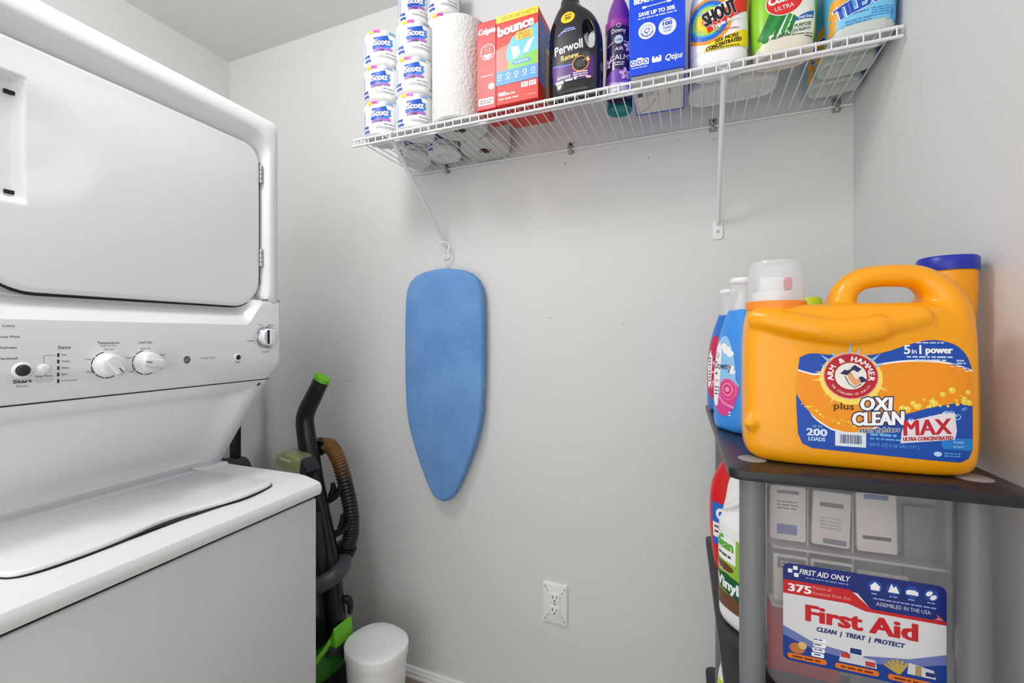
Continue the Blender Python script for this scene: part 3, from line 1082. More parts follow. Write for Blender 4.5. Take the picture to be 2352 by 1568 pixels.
# ------------------------------------------------------------------ wire shelf
SX0, SX1, DZ = -0.940, 0.352, 1.8056      # deck top
shelf = thing('wire_shelf', 'white wire shelf spanning the back wall, loaded with household supplies', 'shelf', (0, 0, 1.79))
def zr(z):
    return z - 1.79
def rod(y, z, x0, x1, r):
    tube('rod', [(x0, y, zr(z)), (x1, y, zr(z))], r, 'wire_white', shelf, n=12)
rod(-.307, 1.8000, SX0 - .004, SX1 + .004, .0034)
rod(-.3085, 1.7815, SX0 - .004, SX1 + .004, .0034)
rod(-.262, 1.7985, SX0 + .03, SX1 - .02, .0030)
rod(-.006, 1.7985, SX0 - .002, SX1 + .006, .0030)
wm = None
nW = 51
for i in range(nW):
    x = SX0 + .006 + (SX1 - SX0 - .012) * i / (nW - 1)
    if wm is None:
        bm = bmesh.new()
        add_tube(bm, [(0, -.002, zr(1.8030)), (0, -.15, zr(1.8030)), (0, -.302, zr(1.8038)), (0, -.3085, zr(1.8030)), (0, -.3115, zr(1.799)), (0, -.3118, zr(1.780))], .0015, 6)
        w = from_bm('wire', bm, 'wire_white', shelf, angle=60)
        wm = w.data
    else:
        w = bpy.data.objects.new('wire', wm)
        COL.objects.link(w)
        w.parent = shelf
    w.location.x = x
for xb in (-.815, .054):
    xf = xb + (.012 if xb < -.5 else 0)
    br = tube('support_brace', [(xb, -.300, zr(1.792)), (xb, -.286, zr(1.784)), (xf, -.02, zr(1.545)), (xf, -.008, zr(1.530))], .0075, 'wire_white', shelf, n=12, flat=.75)
    slab('foot_plate', rrect_pts(xf - .013, xf + .013, zr(1.487), zr(1.540), .009), -.005, 0, 'wire_white', br, bev=.001)
    slab('screw', [(xf + .004 * math.cos(t * math.pi / 6), zr(1.508) + .004 * math.sin(t * math.pi / 6)) for t in range(12)], -.0065, -.004, 'steel_dull', br)
    for dx in (-.012, .012):
        tube('hook_end', [(xb + dx * .4, -.296, zr(1.792)), (xb + dx, -.3125, zr(1.797)), (xb + dx * 1.4, -.3125, zr(1.8025))], .0025, 'wire_white', br, n=8)
for xc in (-.80, -.36, .042, .326):
    cl = slab('wall_clip', rrect_pts(xc - .010, xc + .010, zr(1.785), zr(1.822), .004), -.004, 0, 'steel_dull', shelf, bev=.001)
    tube('clip_hook', [(xc, -.003, zr(1.800)), (xc, -.011, zr(1.800)), (xc, -.0125, zr(1.792)), (xc, -.009, zr(1.786))], .005, 'steel_dull', cl, n=8)
    slab('screw', [(xc + .0035 * math.cos(t * math.pi / 5), zr(1.814) + .0035 * math.sin(t * math.pi / 5)) for t in range(10)], -.0065, -.003, 'gap_black', cl)

# ------------------------------------------------------------------ toilet rolls
W_ = ink(250, 250, 250)
BL = ink(22, 86, 190)
def roll_art():
    a = Art()
    a.poly([(-.030, .050), (-.026, .046), (.0, .049), (.020, .052), (.034, .066), (.030, .072), (.034, .083), (.022, .082), (.018, .094), (-.004, .087), (-.026, .084), (-.024, .068)], BL, 1)
    a.poly([(.004, .050), (.022, .053), (.035, .067), (.031, .073), (.034, .083), (.024, .082), (.016, .066)], ink(64, 130, 220), 2)
    a.text('Scott', .001, .061, .0185, W_, 4, .052, bold=.03, shear=.18, rot=.12, out=ink(14, 44, 130), outw=.03)
    a.poly([(-.026, .036), (-.010, .042), (.012, .045), (.032, .046), (.034, .053), (.016, .054), (-.006, .051), (-.025, .045)], ink(176, 112, 198), 2)
    a.text('1000', -.004, .040, .0085, ink(70, 30, 110), 4, .022, bold=.02, rot=.1)
    a.rect(-.026, -.006, .100, .1085, ink(216, 60, 170), 1)
    a.rect(-.044, -.026, .098, .1065, ink(248, 204, 30), 1)
    a.rrect(.012, .042, .098, .1075, .003, ink(196, 202, 210), 1)
    a.rect(.022, .040, .0995, .106, ink(120, 165, 215), 2)
    a.lines(.012, .046, .034, 1, .004, .0022, ink(110, 116, 130), 1, 2)
    a.lines(-.012, .046, .025, 2, .0042, .0017, ink(150, 154, 160), 1, 3)
    a.text('Long', -.050, .024, .0095, BL, 2, .022, bold=.03, shear=.15)
    a.text('lasting', -.048, .010, .0085, BL, 2, .026, bold=.03, shear=.15)
    g = ink(150, 166, 186)
    a.lines(.062, .078, .100, 3, .004, .0022, ink(110, 120, 135), 1, 5)
    a.line([(.060, .066), (.078, .066), (.078, .082), (.060, .082), (.060, .066)], .0009, g, 1)
    a.ring(.069, .074, .004, .0052, g, 1)
    a.lines(.060, .079, .056, 7, .0052, .0032, ink(120, 150, 196), 1, 6)
    a.text('1000', .064, .012, .008, ink(60, 120, 180), 2, .02, bold=.02)
    a.rect(-.085, -.060, .03, .085, ink(200, 214, 232), 1)
    return a
RR, RH = .0565, .102
roll_parts = {}
def toilet_roll(x, y, z, rz, label, zs=None):
    t = thing('toilet_roll', label, 'toilet paper', (x, y, z), rz, 'wrapped toilet rolls on the wire shelf')
    t.scale = (.938, .938, (RH if zs is None else zs) / .1145)
    if not roll_parts:
        rnd = random.Random(11)
        bm = bmesh.new()
        n = 56
        prof = [(.012, .010), (.018, .004), (.036, .0012), (.050, .0), (.0565, .003), (.0595, .010), (.0602, .03), (.0596, .057), (.0602, .085), (.0594, .105), (.056, .1115), (.050, .1145), (.034, .1135), (.018, .110), (.012, .104)]
        rings = []
        for r, zz in prof:
            ring = []
            for i in range(n):
                th = 2 * math.pi * i / n
                edge_ = 1.0 if (zz < .006 or zz > .108) else .15
                w = 1 + edge_ * .012 * (math.sin(7 * th + zz * 60) + math.sin(13 * th + 1.7))
                ring.append((r * w * math.cos(th), r * w * math.sin(th), zz + edge_ * .0008 * math.sin(11 * th + r * 90)))
            rings.append(ring)
        add_loft(bm, rings)
        o = from_bm('wrapper', bm, 'paper_wrap', t, angle=70)
        p = roll_art().build('print', t, cyl_map(0, 0, .0606, math.radians(-64)), maxedge=.008)
        roll_parts['wrapper'], roll_parts['print'] = o.data, p.data
    else:
        for k in ('wrapper', 'print'):
            o = bpy.data.objects.new(k, roll_parts[k])
            COL.objects.link(o)
            o.parent = t
    return t
ordn = ['bottom', 'middle', 'top']
rj = random.Random(5)
for ci, (x, y, nm) in enumerate(((-.875, -.252, 'leftmost front stack on the shelf'), (-.7605, -.250, 'front stack beside the tall paper towel'))):
    for k in range(3):
        toilet_roll(x + 0, y, DZ + .0004 + k * (RH + .0008), math.radians(rj.uniform(-6, 6) + (0, -4, 3)[k]), 'wrapped toilet roll, %s of the %s' % (ordn[k], nm))
ordb = ['lowest', 'second from bottom', 'middle', 'fourth', 'topmost']
BH = .110
for ci, (x, nm) in enumerate(((-.882, 'back-left stack by the wall'), (-.7665, 'back stack next to the rear paper towel'))):
    for k in range(5):
        toilet_roll(x, -.078, DZ + .0004 + k * (BH + .0008), math.radians(rj.uniform(-8, 8) + 4), 'wrapped toilet roll, %s of the %s' % (ordb[k], nm), BH)

# ------------------------------------------------------------------ paper towels
def towel(x, y, label, r=.0785, h=.279):
    t = thing('paper_towel_roll', label, 'paper towels', (x, y, DZ + .0004), 0, 'paper towel rolls on the wire shelf')
    bm = bmesh.new()
    n = 64
    prof = [(.0195, 0), (r - .004, 0), (r, .004), (r, h - .004), (r - .004, h), (.0195, h)]
    rings = [[(q * math.cos(2 * math.pi * i / n), q * math.sin(2 * math.pi * i / n), z) for i in range(n)] for q, z in prof]
    rings.append(rings[0])
    add_loft(bm, rings, False, False)
    bmesh.ops.remove_doubles(bm, verts=bm.verts, dist=1e-6)
    from_bm('paper', bm, 'paper_towel', t, angle=40)
    bm = bmesh.new()
    rings = [[(q * math.cos(2 * math.pi * i / 32), q * math.sin(2 * math.pi * i / 32), z) for i in range(32)] for q, z in ((.0192, .001), (.0192, h - .001), (.0175, h - .001), (.0175, .001), (.0192, .001))]
    add_loft(bm, rings, False, False)
    bmesh.ops.remove_doubles(bm, verts=bm.verts, dist=1e-6)
    from_bm('cardboard_core', bm, 'kraft', t)
    return t
towel(-.6205, -.238, 'tall white quilted paper towel roll at the front of the shelf')
towel(-.618, -.0795, 'paper towel roll against the wall behind the front one')

# ------------------------------------------------------------------ boxes on the shelf
def carton(name, label, cat, cx, y0, y1, w, h, m, rz=0.0, mats=None):
    t = thing(name, label, cat, (cx, y0, DZ + .0004), rz)
    o = box('carton', -w / 2, w / 2, 0, y1 - y0, 0, h, m, t, bev=.0012, seg=2)
    return t
RED = ink(226, 34, 28)
# red toothpaste box
t = carton('toothpaste_box', 'red toothpaste carton standing upright between paper towel and orange box', 'carton', -.5025, -.312, -.215, .054, .228, 'colgate_red')
a = Art()
a.rect(-.0262, .0262, .002, .226, 'colgate_red', -1)
a.text('Colgate', .002, .196, .0145, W_, 3, .048, bold=.03, shear=.1)
a.ell(.004, .148, .0205, .0205, W_, 1)
a.ell(.004, .148, .0188, .0188, RED, 2)
a.poly([(-.0146 + .004 + .0292 * i / 10, .142 - .0115 * math.sin(math.pi * i / 10)) for i in range(11)], W_, 3)
a.lines(-.006, .014, .160, 3, .006, .0018, ink(245, 180, 180), 3, 3)
a.ell(.014, .058, .0085, .0085, W_, 1)
a.rect(-.022, .020, .012, .030, W_, 1)
a.lines(-.018, .016, .022, 2, .006, .003, ink(120, 40, 40), 2, 9)
a.lines(-.015, .018, .086, 1, .006, .002, W_, 1, 4)
a.build('front_print', t, flat_map((0, 0, 0), (1, 0, 0), (0, 0, 1)))

# dryer sheets box
t = carton('dryer_sheet_box', 'orange-red dryer sheet box with blue side and yellow top strip', 'carton', -.4155, -.318, -.185, .113, .226, 'box_red')
a = Art()
YE = ink(252, 220, 20)
a.rect(-.0555, .0555, .002, .224, 'box_red', -1)
a.rect(-.0565, .0565, .209, .226, YE, 1)
a.text('20% MORE SHEETS', .004, .2125, .0098, ink(190, 60, 20), 2, .094, bold=.02)
a.poly([(-.0565, .142), (-.03, .148), (0, .16), (.0565, .17), (.0565, .085), (-.0565, .085)], ink(236, 112, 96), 1)
a.poly([(-.02, .085)] + [(-.012 - .016 * math.sin(math.pi * k / 12), .085 + .08 * k / 12) for k in range(13)] + [(.012, .172), (.0565, .185), (.0565, .085)], ink(92, 186, 240), 2)
a.poly([(-.026, .085), (-.02, .105), (0, .108), (.03, .116), (.0565, .122), (.0565, .085)], ink(118, 190, 60), 3)
a.poly([(-.008, .108), (-.016, .140), (.004, .139), (.010, .118)], W_, 4)
a.poly([(.016, .120), (.030, .146), (.046, .152), (.030, .118)], W_, 4)
a.poly([(.018, .122), (.030, .142), (.030, .120)], ink(214, 228, 236), 5)
a.text('bounce', -.002, .178, .0255, W_, 5, .096, bold=.055, rot=.10, out=ink(200, 40, 24), outw=.035)
a.rrect(-.002, .042, .153, .174, .004, ink(250, 196, 24), 6)
a.text('SELECT', .020, .1645, .0068, ink(190, 90, 10), 7, .034, bold=.03)
a.text('A SIZE', .020, .1555, .0068, ink(190, 90, 10), 7, .034, bold=.03)
a.rrect(-.012, .036, .094, .105, .005, ink(66, 150, 226), 5)
a.lines(-.006, .030, .098, 1, .004, .003, ink(200, 225, 245), 6, 4)
a.rect(-.0565, .0565, .050, .085, ink(54, 140, 214), 4)
for k in range(5):
    a.ring(-.046 + .0225 * k, .073, .004, .0055, W_, 5, n=14)
    a.lines(-.052 + .0225 * k, -.040 + .0225 * k, .062, 1, .004, .002, W_, 5, k)
a.text('400', -.040, .022, .010, W_, 3, .022, bold=.03)
a.lines(-.028, -.004, .023, 1, .005, .004, W_, 3, 3)
a.lines(-.050, .01, .012, 1, .005, .004, ink(250, 190, 170), 3, 5)
a.rect(.012, .030, .034, .046, W_, 3)
a.rect(.033, .051, .034, .046, W_, 3)
a.lines(.014, .028, .041, 2, .004, .002, RED, 4, 6)
a.lines(.035, .049, .041, 2, .004, .002, RED, 4, 7)
a.lines(.028, .050, .012, 1, .005, .002, ink(250, 190, 170), 3, 8)
a.build('front_print', t, flat_map((0, 0, 0), (1, 0, 0), (0, 0, 1)))
a = Art()
a.rect(.005, .125, .045, .205, ink(20, 84, 196), 1)
a.rect(.06, .115, .015, .16, YE, 2)
a.rect(.065, .110, .025, .15, ink(214, 92, 30), 3)
a.lines(.012, .050, .17, 6, .018, .004, ink(120, 200, 140), 2, 3)
a.build('side_print', t, flat_map((.0565, 0, 0), (0, 1, 0), (0, 0, 1)))

# cotton swab box
t = carton('cotton_swab_box', 'tall bright blue cotton swab box in the middle of the shelf', 'carton', -.0815, -.322, -.125, .118, .33, 'box_blue', math.radians(2.0))
a = Art()
a.rect(-.058, .058, .002, .328, 'box_blue', -1)
a.text('THE ULTIMATE', .0, .196, .0125, W_, 1, .088, bold=.03)
a.text('HOME AND', .0, .176, .0125, W_, 1, .068, bold=.03)
a.text('BEAUTY TOOL', .0, .158, .0125, W_, 1, .096, bold=.03)
a.line([(-.028, .147), (.028, .149)], .0016, W_, 1)
a.ell(-.026, .147, .0055, .0028, W_, 1)
a.ell(.026, .149, .0055, .0028, W_, 1)
a.text('SAVE UP TO 30%', 0, .1285, .0085, W_, 1, .076, bold=.03)
a.lines(-.040, .042, .122, 1, .004, .0028, ink(200, 215, 250), 1, 3)
for cx in (-.0205, .0225):
    a.ell(cx, .094, .0185, .0185, ink(226, 232, 246), 1)
a.ring(-.0205, .094, .0120, .0128, ink(20, 60, 190), 2)
a.text('Q', -.0205, .089, .0115, ink(20, 60, 190), 2, None, bold=0, shear=.3)
a.arctext('COTTON SWABS FOR CARE', -.0205, .094, .0137, .0028, ink(20, 60, 190), 200, 340, 2, .02, True)
a.text('100', .0225, .0965, .0085, ink(20, 60, 190), 2, .019, bold=.03)
a.text('YEARS', .0225, .0885, .0050, ink(20, 60, 190), 2, .019, bold=.02)
a.text('OF CARE', .0225, .0825, .0036, ink(20, 60, 190), 2, .015, bold=.02)
a.lines(.012, .033, .107, 1, .004, .0018, ink(20, 60, 190), 2, 4)
for k in range(3):
    a.rrect(-.056 + k * .0135, -.0435 + k * .0135, .020, .034 + (.003 if k == 1 else 0), .002, W_, 1)
    a.ring(-.050 + k * .0135, .027, .003, .005, ink(20, 70, 210), 2, n=16)
a.lines(-.054, -.02, .015, 1, .004, .0016, W_, 1, 6)
a.rrect(-.010, .010, .020, .034, .003, W_, 1)
a.ring(0, .029, .003, .006, ink(20, 70, 210), 2, 0, 180, n=14)
a.text('Qtips', .036, .020, .0125, W_, 1, .036, bold=.02, shear=.3)
a.build('front_print', t, flat_map((0, 0, 0), (1, 0, 0), (0, 0, 1)))
a = Art()
a.rect(-.056, .056, -.188, -.006, 'cardboard_white', 1)
a.line([(-.058, -.19), (-.02, -.15), (.0, -.10)], .0015, ink(40, 40, 44), 2)
a.line([(-.056, -.10), (.056, -.10)], .0008, ink(150, 148, 144), 2)
a.rect(-.048, -.036, -.10, -.07, ink(40, 60, 110), 2)
a.lines(-.033, -.01, -.072, 6, .005, .0018, ink(70, 80, 110), 2, 8)
a.text('C4R05527', .03, -.08, .009, ink(80, 80, 84), 2, .06, rot=1.5)
a.build('bottom_print', t, lambda u, v, h: (u, -v, -h), base=.0001, step=.00008)

# ------------------------------------------------------------------ detergent bottle, black
t = thing('black_detergent_bottle', 'glossy black liquid detergent bottle with looped side handle', 'bottle', (-.276, -.274, DZ + .0004))
bm = bmesh.new()
add_sup(bm, [(0, .060, .034, 3, 0, 0), (.004, .064, .038, 3, 0, 0), (.05, .0665, .040, 2.8, 0, 0), (.10, .0665, .038, 2.6, 0, 0), (.145, .0655, .035, 2.5, -.001, 0), (.175, .060, .032, 2.4, -.004, 0), (.198, .050, .029, 2.3, -.007, 0), (.216, .036, .026, 2.2, -.012, 0), (.230, .025, .023, 2, -.014, 0), (.245, .022, .021, 2, -.014, 0), (.250, .0, .0, 2, -.014, 0)], m=3)
cut = bmesh.new()
cr = []
for y in (-.08, .08):
    cr.append([(.0385 + .0125 * math.cos(q) + .006 * math.sin(q) * -1, y, .136 + .037 * math.sin(q)) for q in [2 * math.pi * i / 32 for i in range(32)]])
add_loft(cut, cr)
ob = fused('bottle_body', bm, 'perwoll_black', t, .0022, 6, cut)
lathe('cap', [(0, .243), (.021, .243), (.021, .250), (.019, .262), (.016, .292), (.013, .296), (0, .296)], 'fabric_grip', t, 28, -.014, 0)
a = Art()
a.poly([(-.046, .026), (.050, .026), (.054, .06), (.052, .085), (.030, .098), (.022, .125), (.006, .158), (-.02, .160), (-.038, .14), (-.05, .10), (-.052, .06)], ink(34, 30, 40), 1)
a.poly([(-.046, .026), (.050, .026), (.054, .06), (.050, .082), (.02, .060), (-.02, .062), (-.049, .068)], ink(84, 34, 120), 2)
a.line([(-.049, .070), (-.02, .064), (.012, .064), (.034, .074)], .0035, ink(110, 120, 235), 3)
a.line([(-.036, .143), (-.015, .156), (.006, .154)], .004, ink(110, 140, 240), 3)
a.text('Perwoll', -.008, .098, .022, W_, 5, .070, bold=.025, rot=.08)
a.text('Renew', -.004, .078, .0135, ink(240, 214, 130), 5, .044, bold=.02, rot=.08)
a.ell(.021, .062, .020, .019, ink(250, 150, 70), 4)
a.ell(.021, .062, .0175, .0165, ink(24, 22, 26), 5)
a.ell(.034, .080, .011, .009, ink(70, 66, 76), 4)
for k in range(14):
    q = random.Random(k)
    a.rect(.009 + q.uniform(0, .021), .013 + q.uniform(0, .021), .051 + q.uniform(0, .02), .052 + q.uniform(0, .021), ink(64, 62, 68), 6)
a.poly([(.024, .066), (.036, .070), (.036, .064), (.044, .068), (.038, .078), (.036, .073)], ink(238, 200, 110), 7)
a.text('ADVANCE', -.020, .034, .0062, W_, 4, .034, bold=.02)
a.lines(.004, .038, .041, 3, .005, .0026, ink(230, 226, 236), 4, 4)
a.rrect(-.040, -.020, .022, .0295, .001, ink(226, 240, 210), 4)
a.lines(-.016, .012, .026, 1, .005, .005, ink(235, 235, 240), 4, 5)
a.ell(.040, .028, .006, .003, ink(230, 200, 200), 4)
a.ell(-.012, .185, .0175, .0145, ink(238, 196, 20), 3)
a.text('30', -.012, .180, .007, ink(60, 40, 6), 4, .014, bold=.03)
a.lines(-.020, -.004, .190, 1, .004, .0022, ink(60, 40, 6), 4, 5)
a.lines(-.028, .01, .149, 1, .004, .002, ink(210, 215, 230), 5, 7)
a.build('front_label', t, proj_map(ob, (0, 0, 0), (1, 0, 0), (0, 0, 1)), maxedge=.006, base=.0005, step=.00022)

# ------------------------------------------------------------------ air freshener cans
def aircan(x, y, label, body, low, deco):
    t = thing('spray_can', label, 'spray can', (x, y, DZ + .0004), 0, 'air freshener cans')
    lathe('can_body', [(0, .006), (.012, .006), (.015, .004), (.022, .007), (.027, .003), (.029, 0), (.0315, .002), (.032, .008), (.032, .165), (.030, .178)], body, t, 40)
    lathe('can_shoulder', [(.030, .177), (.0295, .180), (.026, .205), (.019, .226), (.014, .236), (.012, .25), (0, .25)], low, t, 40)
    if deco:
        a = Art()
        a.rect(-.045, .045, .0, .012, ink(214, 210, 220), 1)
        a.poly([(-.045, .012), (.045, .012), (.045, .060), (.02, .048), (-.01, .056), (-.03, .044), (-.045, .05)], ink(116, 66, 172), 1)
        a.poly([(-.045, .020), (-.02, .028), (.0, .018), (.02, .030), (.045, .022), (.045, .012), (-.045, .012)], ink(160, 110, 206), 2)
        a.poly([(-.045, .15), (-.02, .158), (.02, .158), (.045, .15), (.045, .176), (-.045, .176)], ink(150, 50, 150), 1)
        a.ring(0, .158, .004, .0048, W_, 2)
        a.text('Downy', 0, .141, .0105, W_, 2, .034, bold=.0)
        a.ell(0, .124, .0105, .0105, ink(188, 204, 212), 2)
        a.text('Luxe', 0, .1215, .005, ink(60, 70, 90), 3, .014, bold=.02)
        a.line([(-.03, .114), (-.012, .120)], .0012, W_, 2)
        a.line([(.012, .120), (.03, .114)], .0012, W_, 2)
        a.text('AIR', .001, .098, .0080, W_, 2, .020, bold=.0)
        a.text('CALM', .001, .076, .0120, W_, 2, .044, bold=.0)
        a.lines(-.014, .014, .068, 2, .005, .002, W_, 2, 5)
        for (fx, fy, s_) in ((.026, .108, .013), (.016, .042, .014), (-.030, .072, .012), (.034, .086, .010)):
            for k in range(5):
                q = 2 * math.pi * k / 5 + .4
                a.ell(fx + s_ * .55 * math.cos(q), fy + s_ * .55 * math.sin(q), s_ * .55, s_ * .32, ink(226, 190, 226), 4, q, 14)
            a.ell(fx, fy, s_ * .22, s_ * .22, ink(200, 60, 80), 5, n=10)
        a.lines(-.02, .02, .018, 1, .004, .003, ink(226, 210, 240), 3, 3)
        a.build('print', t, cyl_map(0, 0, .032, math.radians(-81)), maxedge=.006)
    return t
aircan(-.177, -.240, 'purple air freshener can with orchid print at the shelf front', 'can_dark', 'can_purple', True)
aircan(-.186, -.168, 'teal spray can standing behind the purple one', 'teal', 'white_hdpe', False)

# ------------------------------------------------------------------ spray bottles
def spray_head(t, z0, m_collar, m_head, cx=0.0):
    lathe('collar', [(0, z0), (.017, z0), (.018, z0 + .003), (.017, z0 + .024), (.012, z0 + .028), (0, z0 + .028)], m_collar, t, 24, cx, 0)
    bm = bmesh.new()
    add_slab(bm, [(-.034 + cx, z0 + .052), (-.030 + cx, z0 + .066), (.020 + cx, z0 + .070), (.036 + cx, z0 + .050), (.030 + cx, z0 + .040), (.012 + cx, z0 + .036), (.010 + cx, z0 + .024), (-.010 + cx, z0 + .024), (-.012 + cx, z0 + .046)], -.011, .011, .003, 2, 'y', True)
    from_bm('spray_head', bm, m_head, t)
    slab('trigger', [(-.022 + cx, z0 + .050), (-.012 + cx, z0 + .048), (-.016 + cx, z0 + .026), (-.026 + cx, z0 + .006), (-.032 + cx, z0 + .006), (-.026 + cx, z0 + .028)], -.006, .006, m_head, t, bev=.002, both=True)

# stain remover
t = thing('stain_remover_bottle', 'white stain remover spray bottle with rainbow rings and yellow stripe', 'spray bottle', (.044, -.262, DZ + .0004))
ob = sup('bottle_body', [(0, .050, .034, 3, 0, 0), (.004, .055, .039, 3, 0, 0), (.018, .058, .042, 3, 0, 0), (.03, .057, .041, 3, 0, 0), (.04, .059, .042, 3, 0, 0), (.10, .059, .042, 2.8, 0, 0), (.15, .057, .040, 2.6, 0, 0), (.19, .046, .034, 2.4, 0, 0), (.215, .030, .026, 2.1, 0, 0), (.232, .017, .017, 2, 0, 0), (.25, .015, .015, 2, 0, 0)], 'white_hdpe', t, m=4)
spray_head(t, .248, 'red_plastic', 'white_hdpe')
a = Art()
for r, c in ((.050, (246, 158, 40)), (.043, (34, 110, 214)), (.034, (70, 180, 220)), (.030, (190, 220, 40)), (.022, (250, 214, 30)), (.012, (244, 120, 40))):
    pts = []
    for k in range(40):
        q = 2 * math.pi * k / 40
        px, pz = -.022 + r * .98 * math.cos(q), .106 + r * math.sin(q)
        pts.append((min(max(px, -.056), .03), pz))
    a.poly(pts, ink(*c), 1 + (.050 - r) * 60)
a.poly([(-.020, .078), (.056, .118), (.056, .158), (.045, .155), (.0, .112), (-.026, .096)], ink(228, 38, 30), 5)
a.poly([(-.018, .083), (.040, .118), (.040, .150), (-.020, .126)], W_, 4)
a.text('SHOUT', .006, .103, .030, ink(18, 18, 18), 8, .066, bold=.05, rot=.30, shear=.0, out=W_, outw=.025)
a.text('Triple Acting', .016, .092, .009, W_, 8, .060, bold=.03, rot=.30)
a.lines(-.006, .04, .078, 1, .004, .002, ink(200, 80, 70), 6, 3)
a.poly([(-.030, .040), (.057, .040), (.058, .078), (.020, .066), (-.018, .056)], ink(250, 224, 24), 5)
a.text('50X MORE', .016, .0565, .0085, ink(16, 16, 16), 7, .048, bold=.04, shear=.3, rot=.14)
a.text('CONCENTRATED', .010, .046, .0078, ink(16, 16, 16), 7, .070, bold=.04, shear=.3, rot=.14)
a.lines(-.016, .040, .0415, 1, .004, .002, ink(70, 66, 20), 7, 4)
a.items = [([(q[0], q[1] - .011) for q in v], f, m, l) for v, f, m, l in a.items]
a.build('front_label', t, proj_map(ob, (0, 0, 0), (1, 0, 0), (0, 0, 1)), maxedge=.006, base=.0005, step=.00022)

# white jug behind
t = thing('white_jug', 'large white plastic jug at the back of the shelf behind the stain remover', 'jug', (.078, -.155, DZ + .0004))
ob = sup('jug_body', [(.004, .085, .036, 4, 0, 0), (0, .090, .042, 4, 0, 0), (.006, .096, .047, 4, 0, 0), (.02, .097, .048, 4, 0, 0), (.16, .097, .048, 4, 0, 0), (.20, .09, .044, 3.4, 0, 0), (.235, .06, .034, 2.6, 0, 0), (.255, .026, .024, 2, 0, 0), (.28, .024, .024, 2, 0, 0)], 'white_hdpe_soft', t, m=3)
for k in range(5):
    box('base_rib', -.062 + k * .030, -.048 + k * .030, -.036, .036, .0022, .0046, 'white_hdpe_soft', t, bev=.001)
lathe('cap', [(0, .275), (.027, .275), (.027, .30), (.025, .303), (0, .303)], 'white_hdpe', t, 24)
a = Art()
a.rrect(-.078, .05, .10, .20, .008, ink(226, 176, 44), 1)
a.text('DEEP', -.05, .17, .014, ink(120, 60, 10), 2, .04, bold=.03)
a.text('CLEAN', -.05, .145, .014, ink(120, 60, 10), 2, .045, bold=.03)
a.items = a.items[:1]
a.build('gold_label', t, proj_map(ob, (0, 0, 0), (1, 0, 0), (0, 0, 1)), maxedge=.02, base=.0005)

# cleaner with bleach
t = thing('green_spray_cleaner', 'lime green cleaner spray bottle with red oval logo', 'spray bottle', (.168, -.258, DZ + .0004))
ob = sup('bottle_body', [(.003, .042, .028, 3, 0, 0), (0, .047, .032, 3, 0, 0), (.004, .052, .037, 3, 0, 0), (.03, .056, .040, 3, 0, 0), (.06, .059, .042, 2.8, 0, 0), (.12, .060, .043, 2.7, 0, 0), (.16, .056, .040, 2.5, 0, 0), (.20, .040, .032, 2.3, 0, 0), (.225, .020, .020, 2, 0, 0), (.25, .016, .016, 2, 0, 0)], 'tilex_base', t, m=4)
ob.data.materials[0] = mat('cream_liquid', (228, 222, 204), 0.35)
spray_head(t, .248, 'white_hdpe', 'comet_green')
bm = bmesh.new()
secs = [(.016, .0550, .0393, 3, 0, 0), (.034, .0577, .0414, 3, 0, 0), (.06, .0597, .0427, 2.8, 0, 0), (.12, .0608, .0437, 2.7, 0, 0), (.16, .0568, .0408, 2.5, 0, 0), (.20, .0408, .0328, 2.3, 0, 0), (.222, .0215, .0215, 2, 0, 0)]
full = catmull([tuple(s) for s in secs], 4)
add_loft(bm, [[(p[0], p[1], p[2] + (.012 * (1 - (p[0] / .06) ** 2) * (1 if s[0] < .03 else 0))) for p in sup_ring(*s, n=48)] for s in full], False, False)
sl = from_bm('sleeve', bm, 'comet_green', t, angle=60)
a = Art()
a.poly([(-.030, .062), (.050, .048), (.054, .10), (.050, .16), (.0, .17), (-.026, .12)], ink(236, 240, 226), 1)
for k in range(5):
    a.poly([(-.048 + k * .011, .074 - k * .006), (-.042 + k * .011, .070 - k * .006), (-.012 + k * .008, .120 - k * .006), (-.018 + k * .008, .126 - k * .006)], ink(20, 120, 50) if k % 2 == 0 else ink(38, 150, 60), 2)
a.poly([(-.050, .070), (-.034, .056), (.004, .112), (-.022, .128)], ink(30, 132, 54), 1.5)
a.poly([(.004, .086), (.050, .092), (.052, .108), (.030, .100)], ink(30, 110, 190), 2)
a.text('Fresh Scent', .036, .092, .006, W_, 4, .026, bold=.02, rot=.14)
a.ell(-.002, .134, .034, .030, W_, 3)
a.ell(-.002, .134, .0325, .0285, ink(220, 40, 34), 4)
a.text('Comet', -.002, .132, .018, W_, 6, .056, bold=.05, rot=.10, shear=.1)
a.text('ULTRA', -.002, .116, .0088, W_, 6, .034, bold=.0, rot=.10)
a.text('ALL PURPOSE', .024, .075, .0068, ink(20, 100, 50), 4, .046, bold=.02, rot=.13, shear=.2)
a.text('CLEANER WITH BLEACH', .013, .0655, .0058, ink(20, 100, 50), 4, .064, bold=.02, rot=.13, shear=.2)
a.lines(-.002, .050, .0615, 2, .005, .0017, ink(90, 96, 80), 4, 3)
a.text('CAUTION', .036, .053, .0056, ink(90, 60, 50), 4, .026, bold=.02)
a.lines(-.046, -.01, .046, 2, .004, .0015, ink(40, 100, 20), 4, 4)
a.lines(.016, .046, .045, 1, .004, .0018, ink(40, 100, 20), 4, 5)
a.items = [([(q[0], q[1] - .034) for q in v], f, m, l) for v, f, m, l in a.items]
a.build('front_label', t, proj_map(sl, (0, 0, 0), (1, 0, 0), (0, 0, 1)), maxedge=.006, base=.0005, step=.00022)

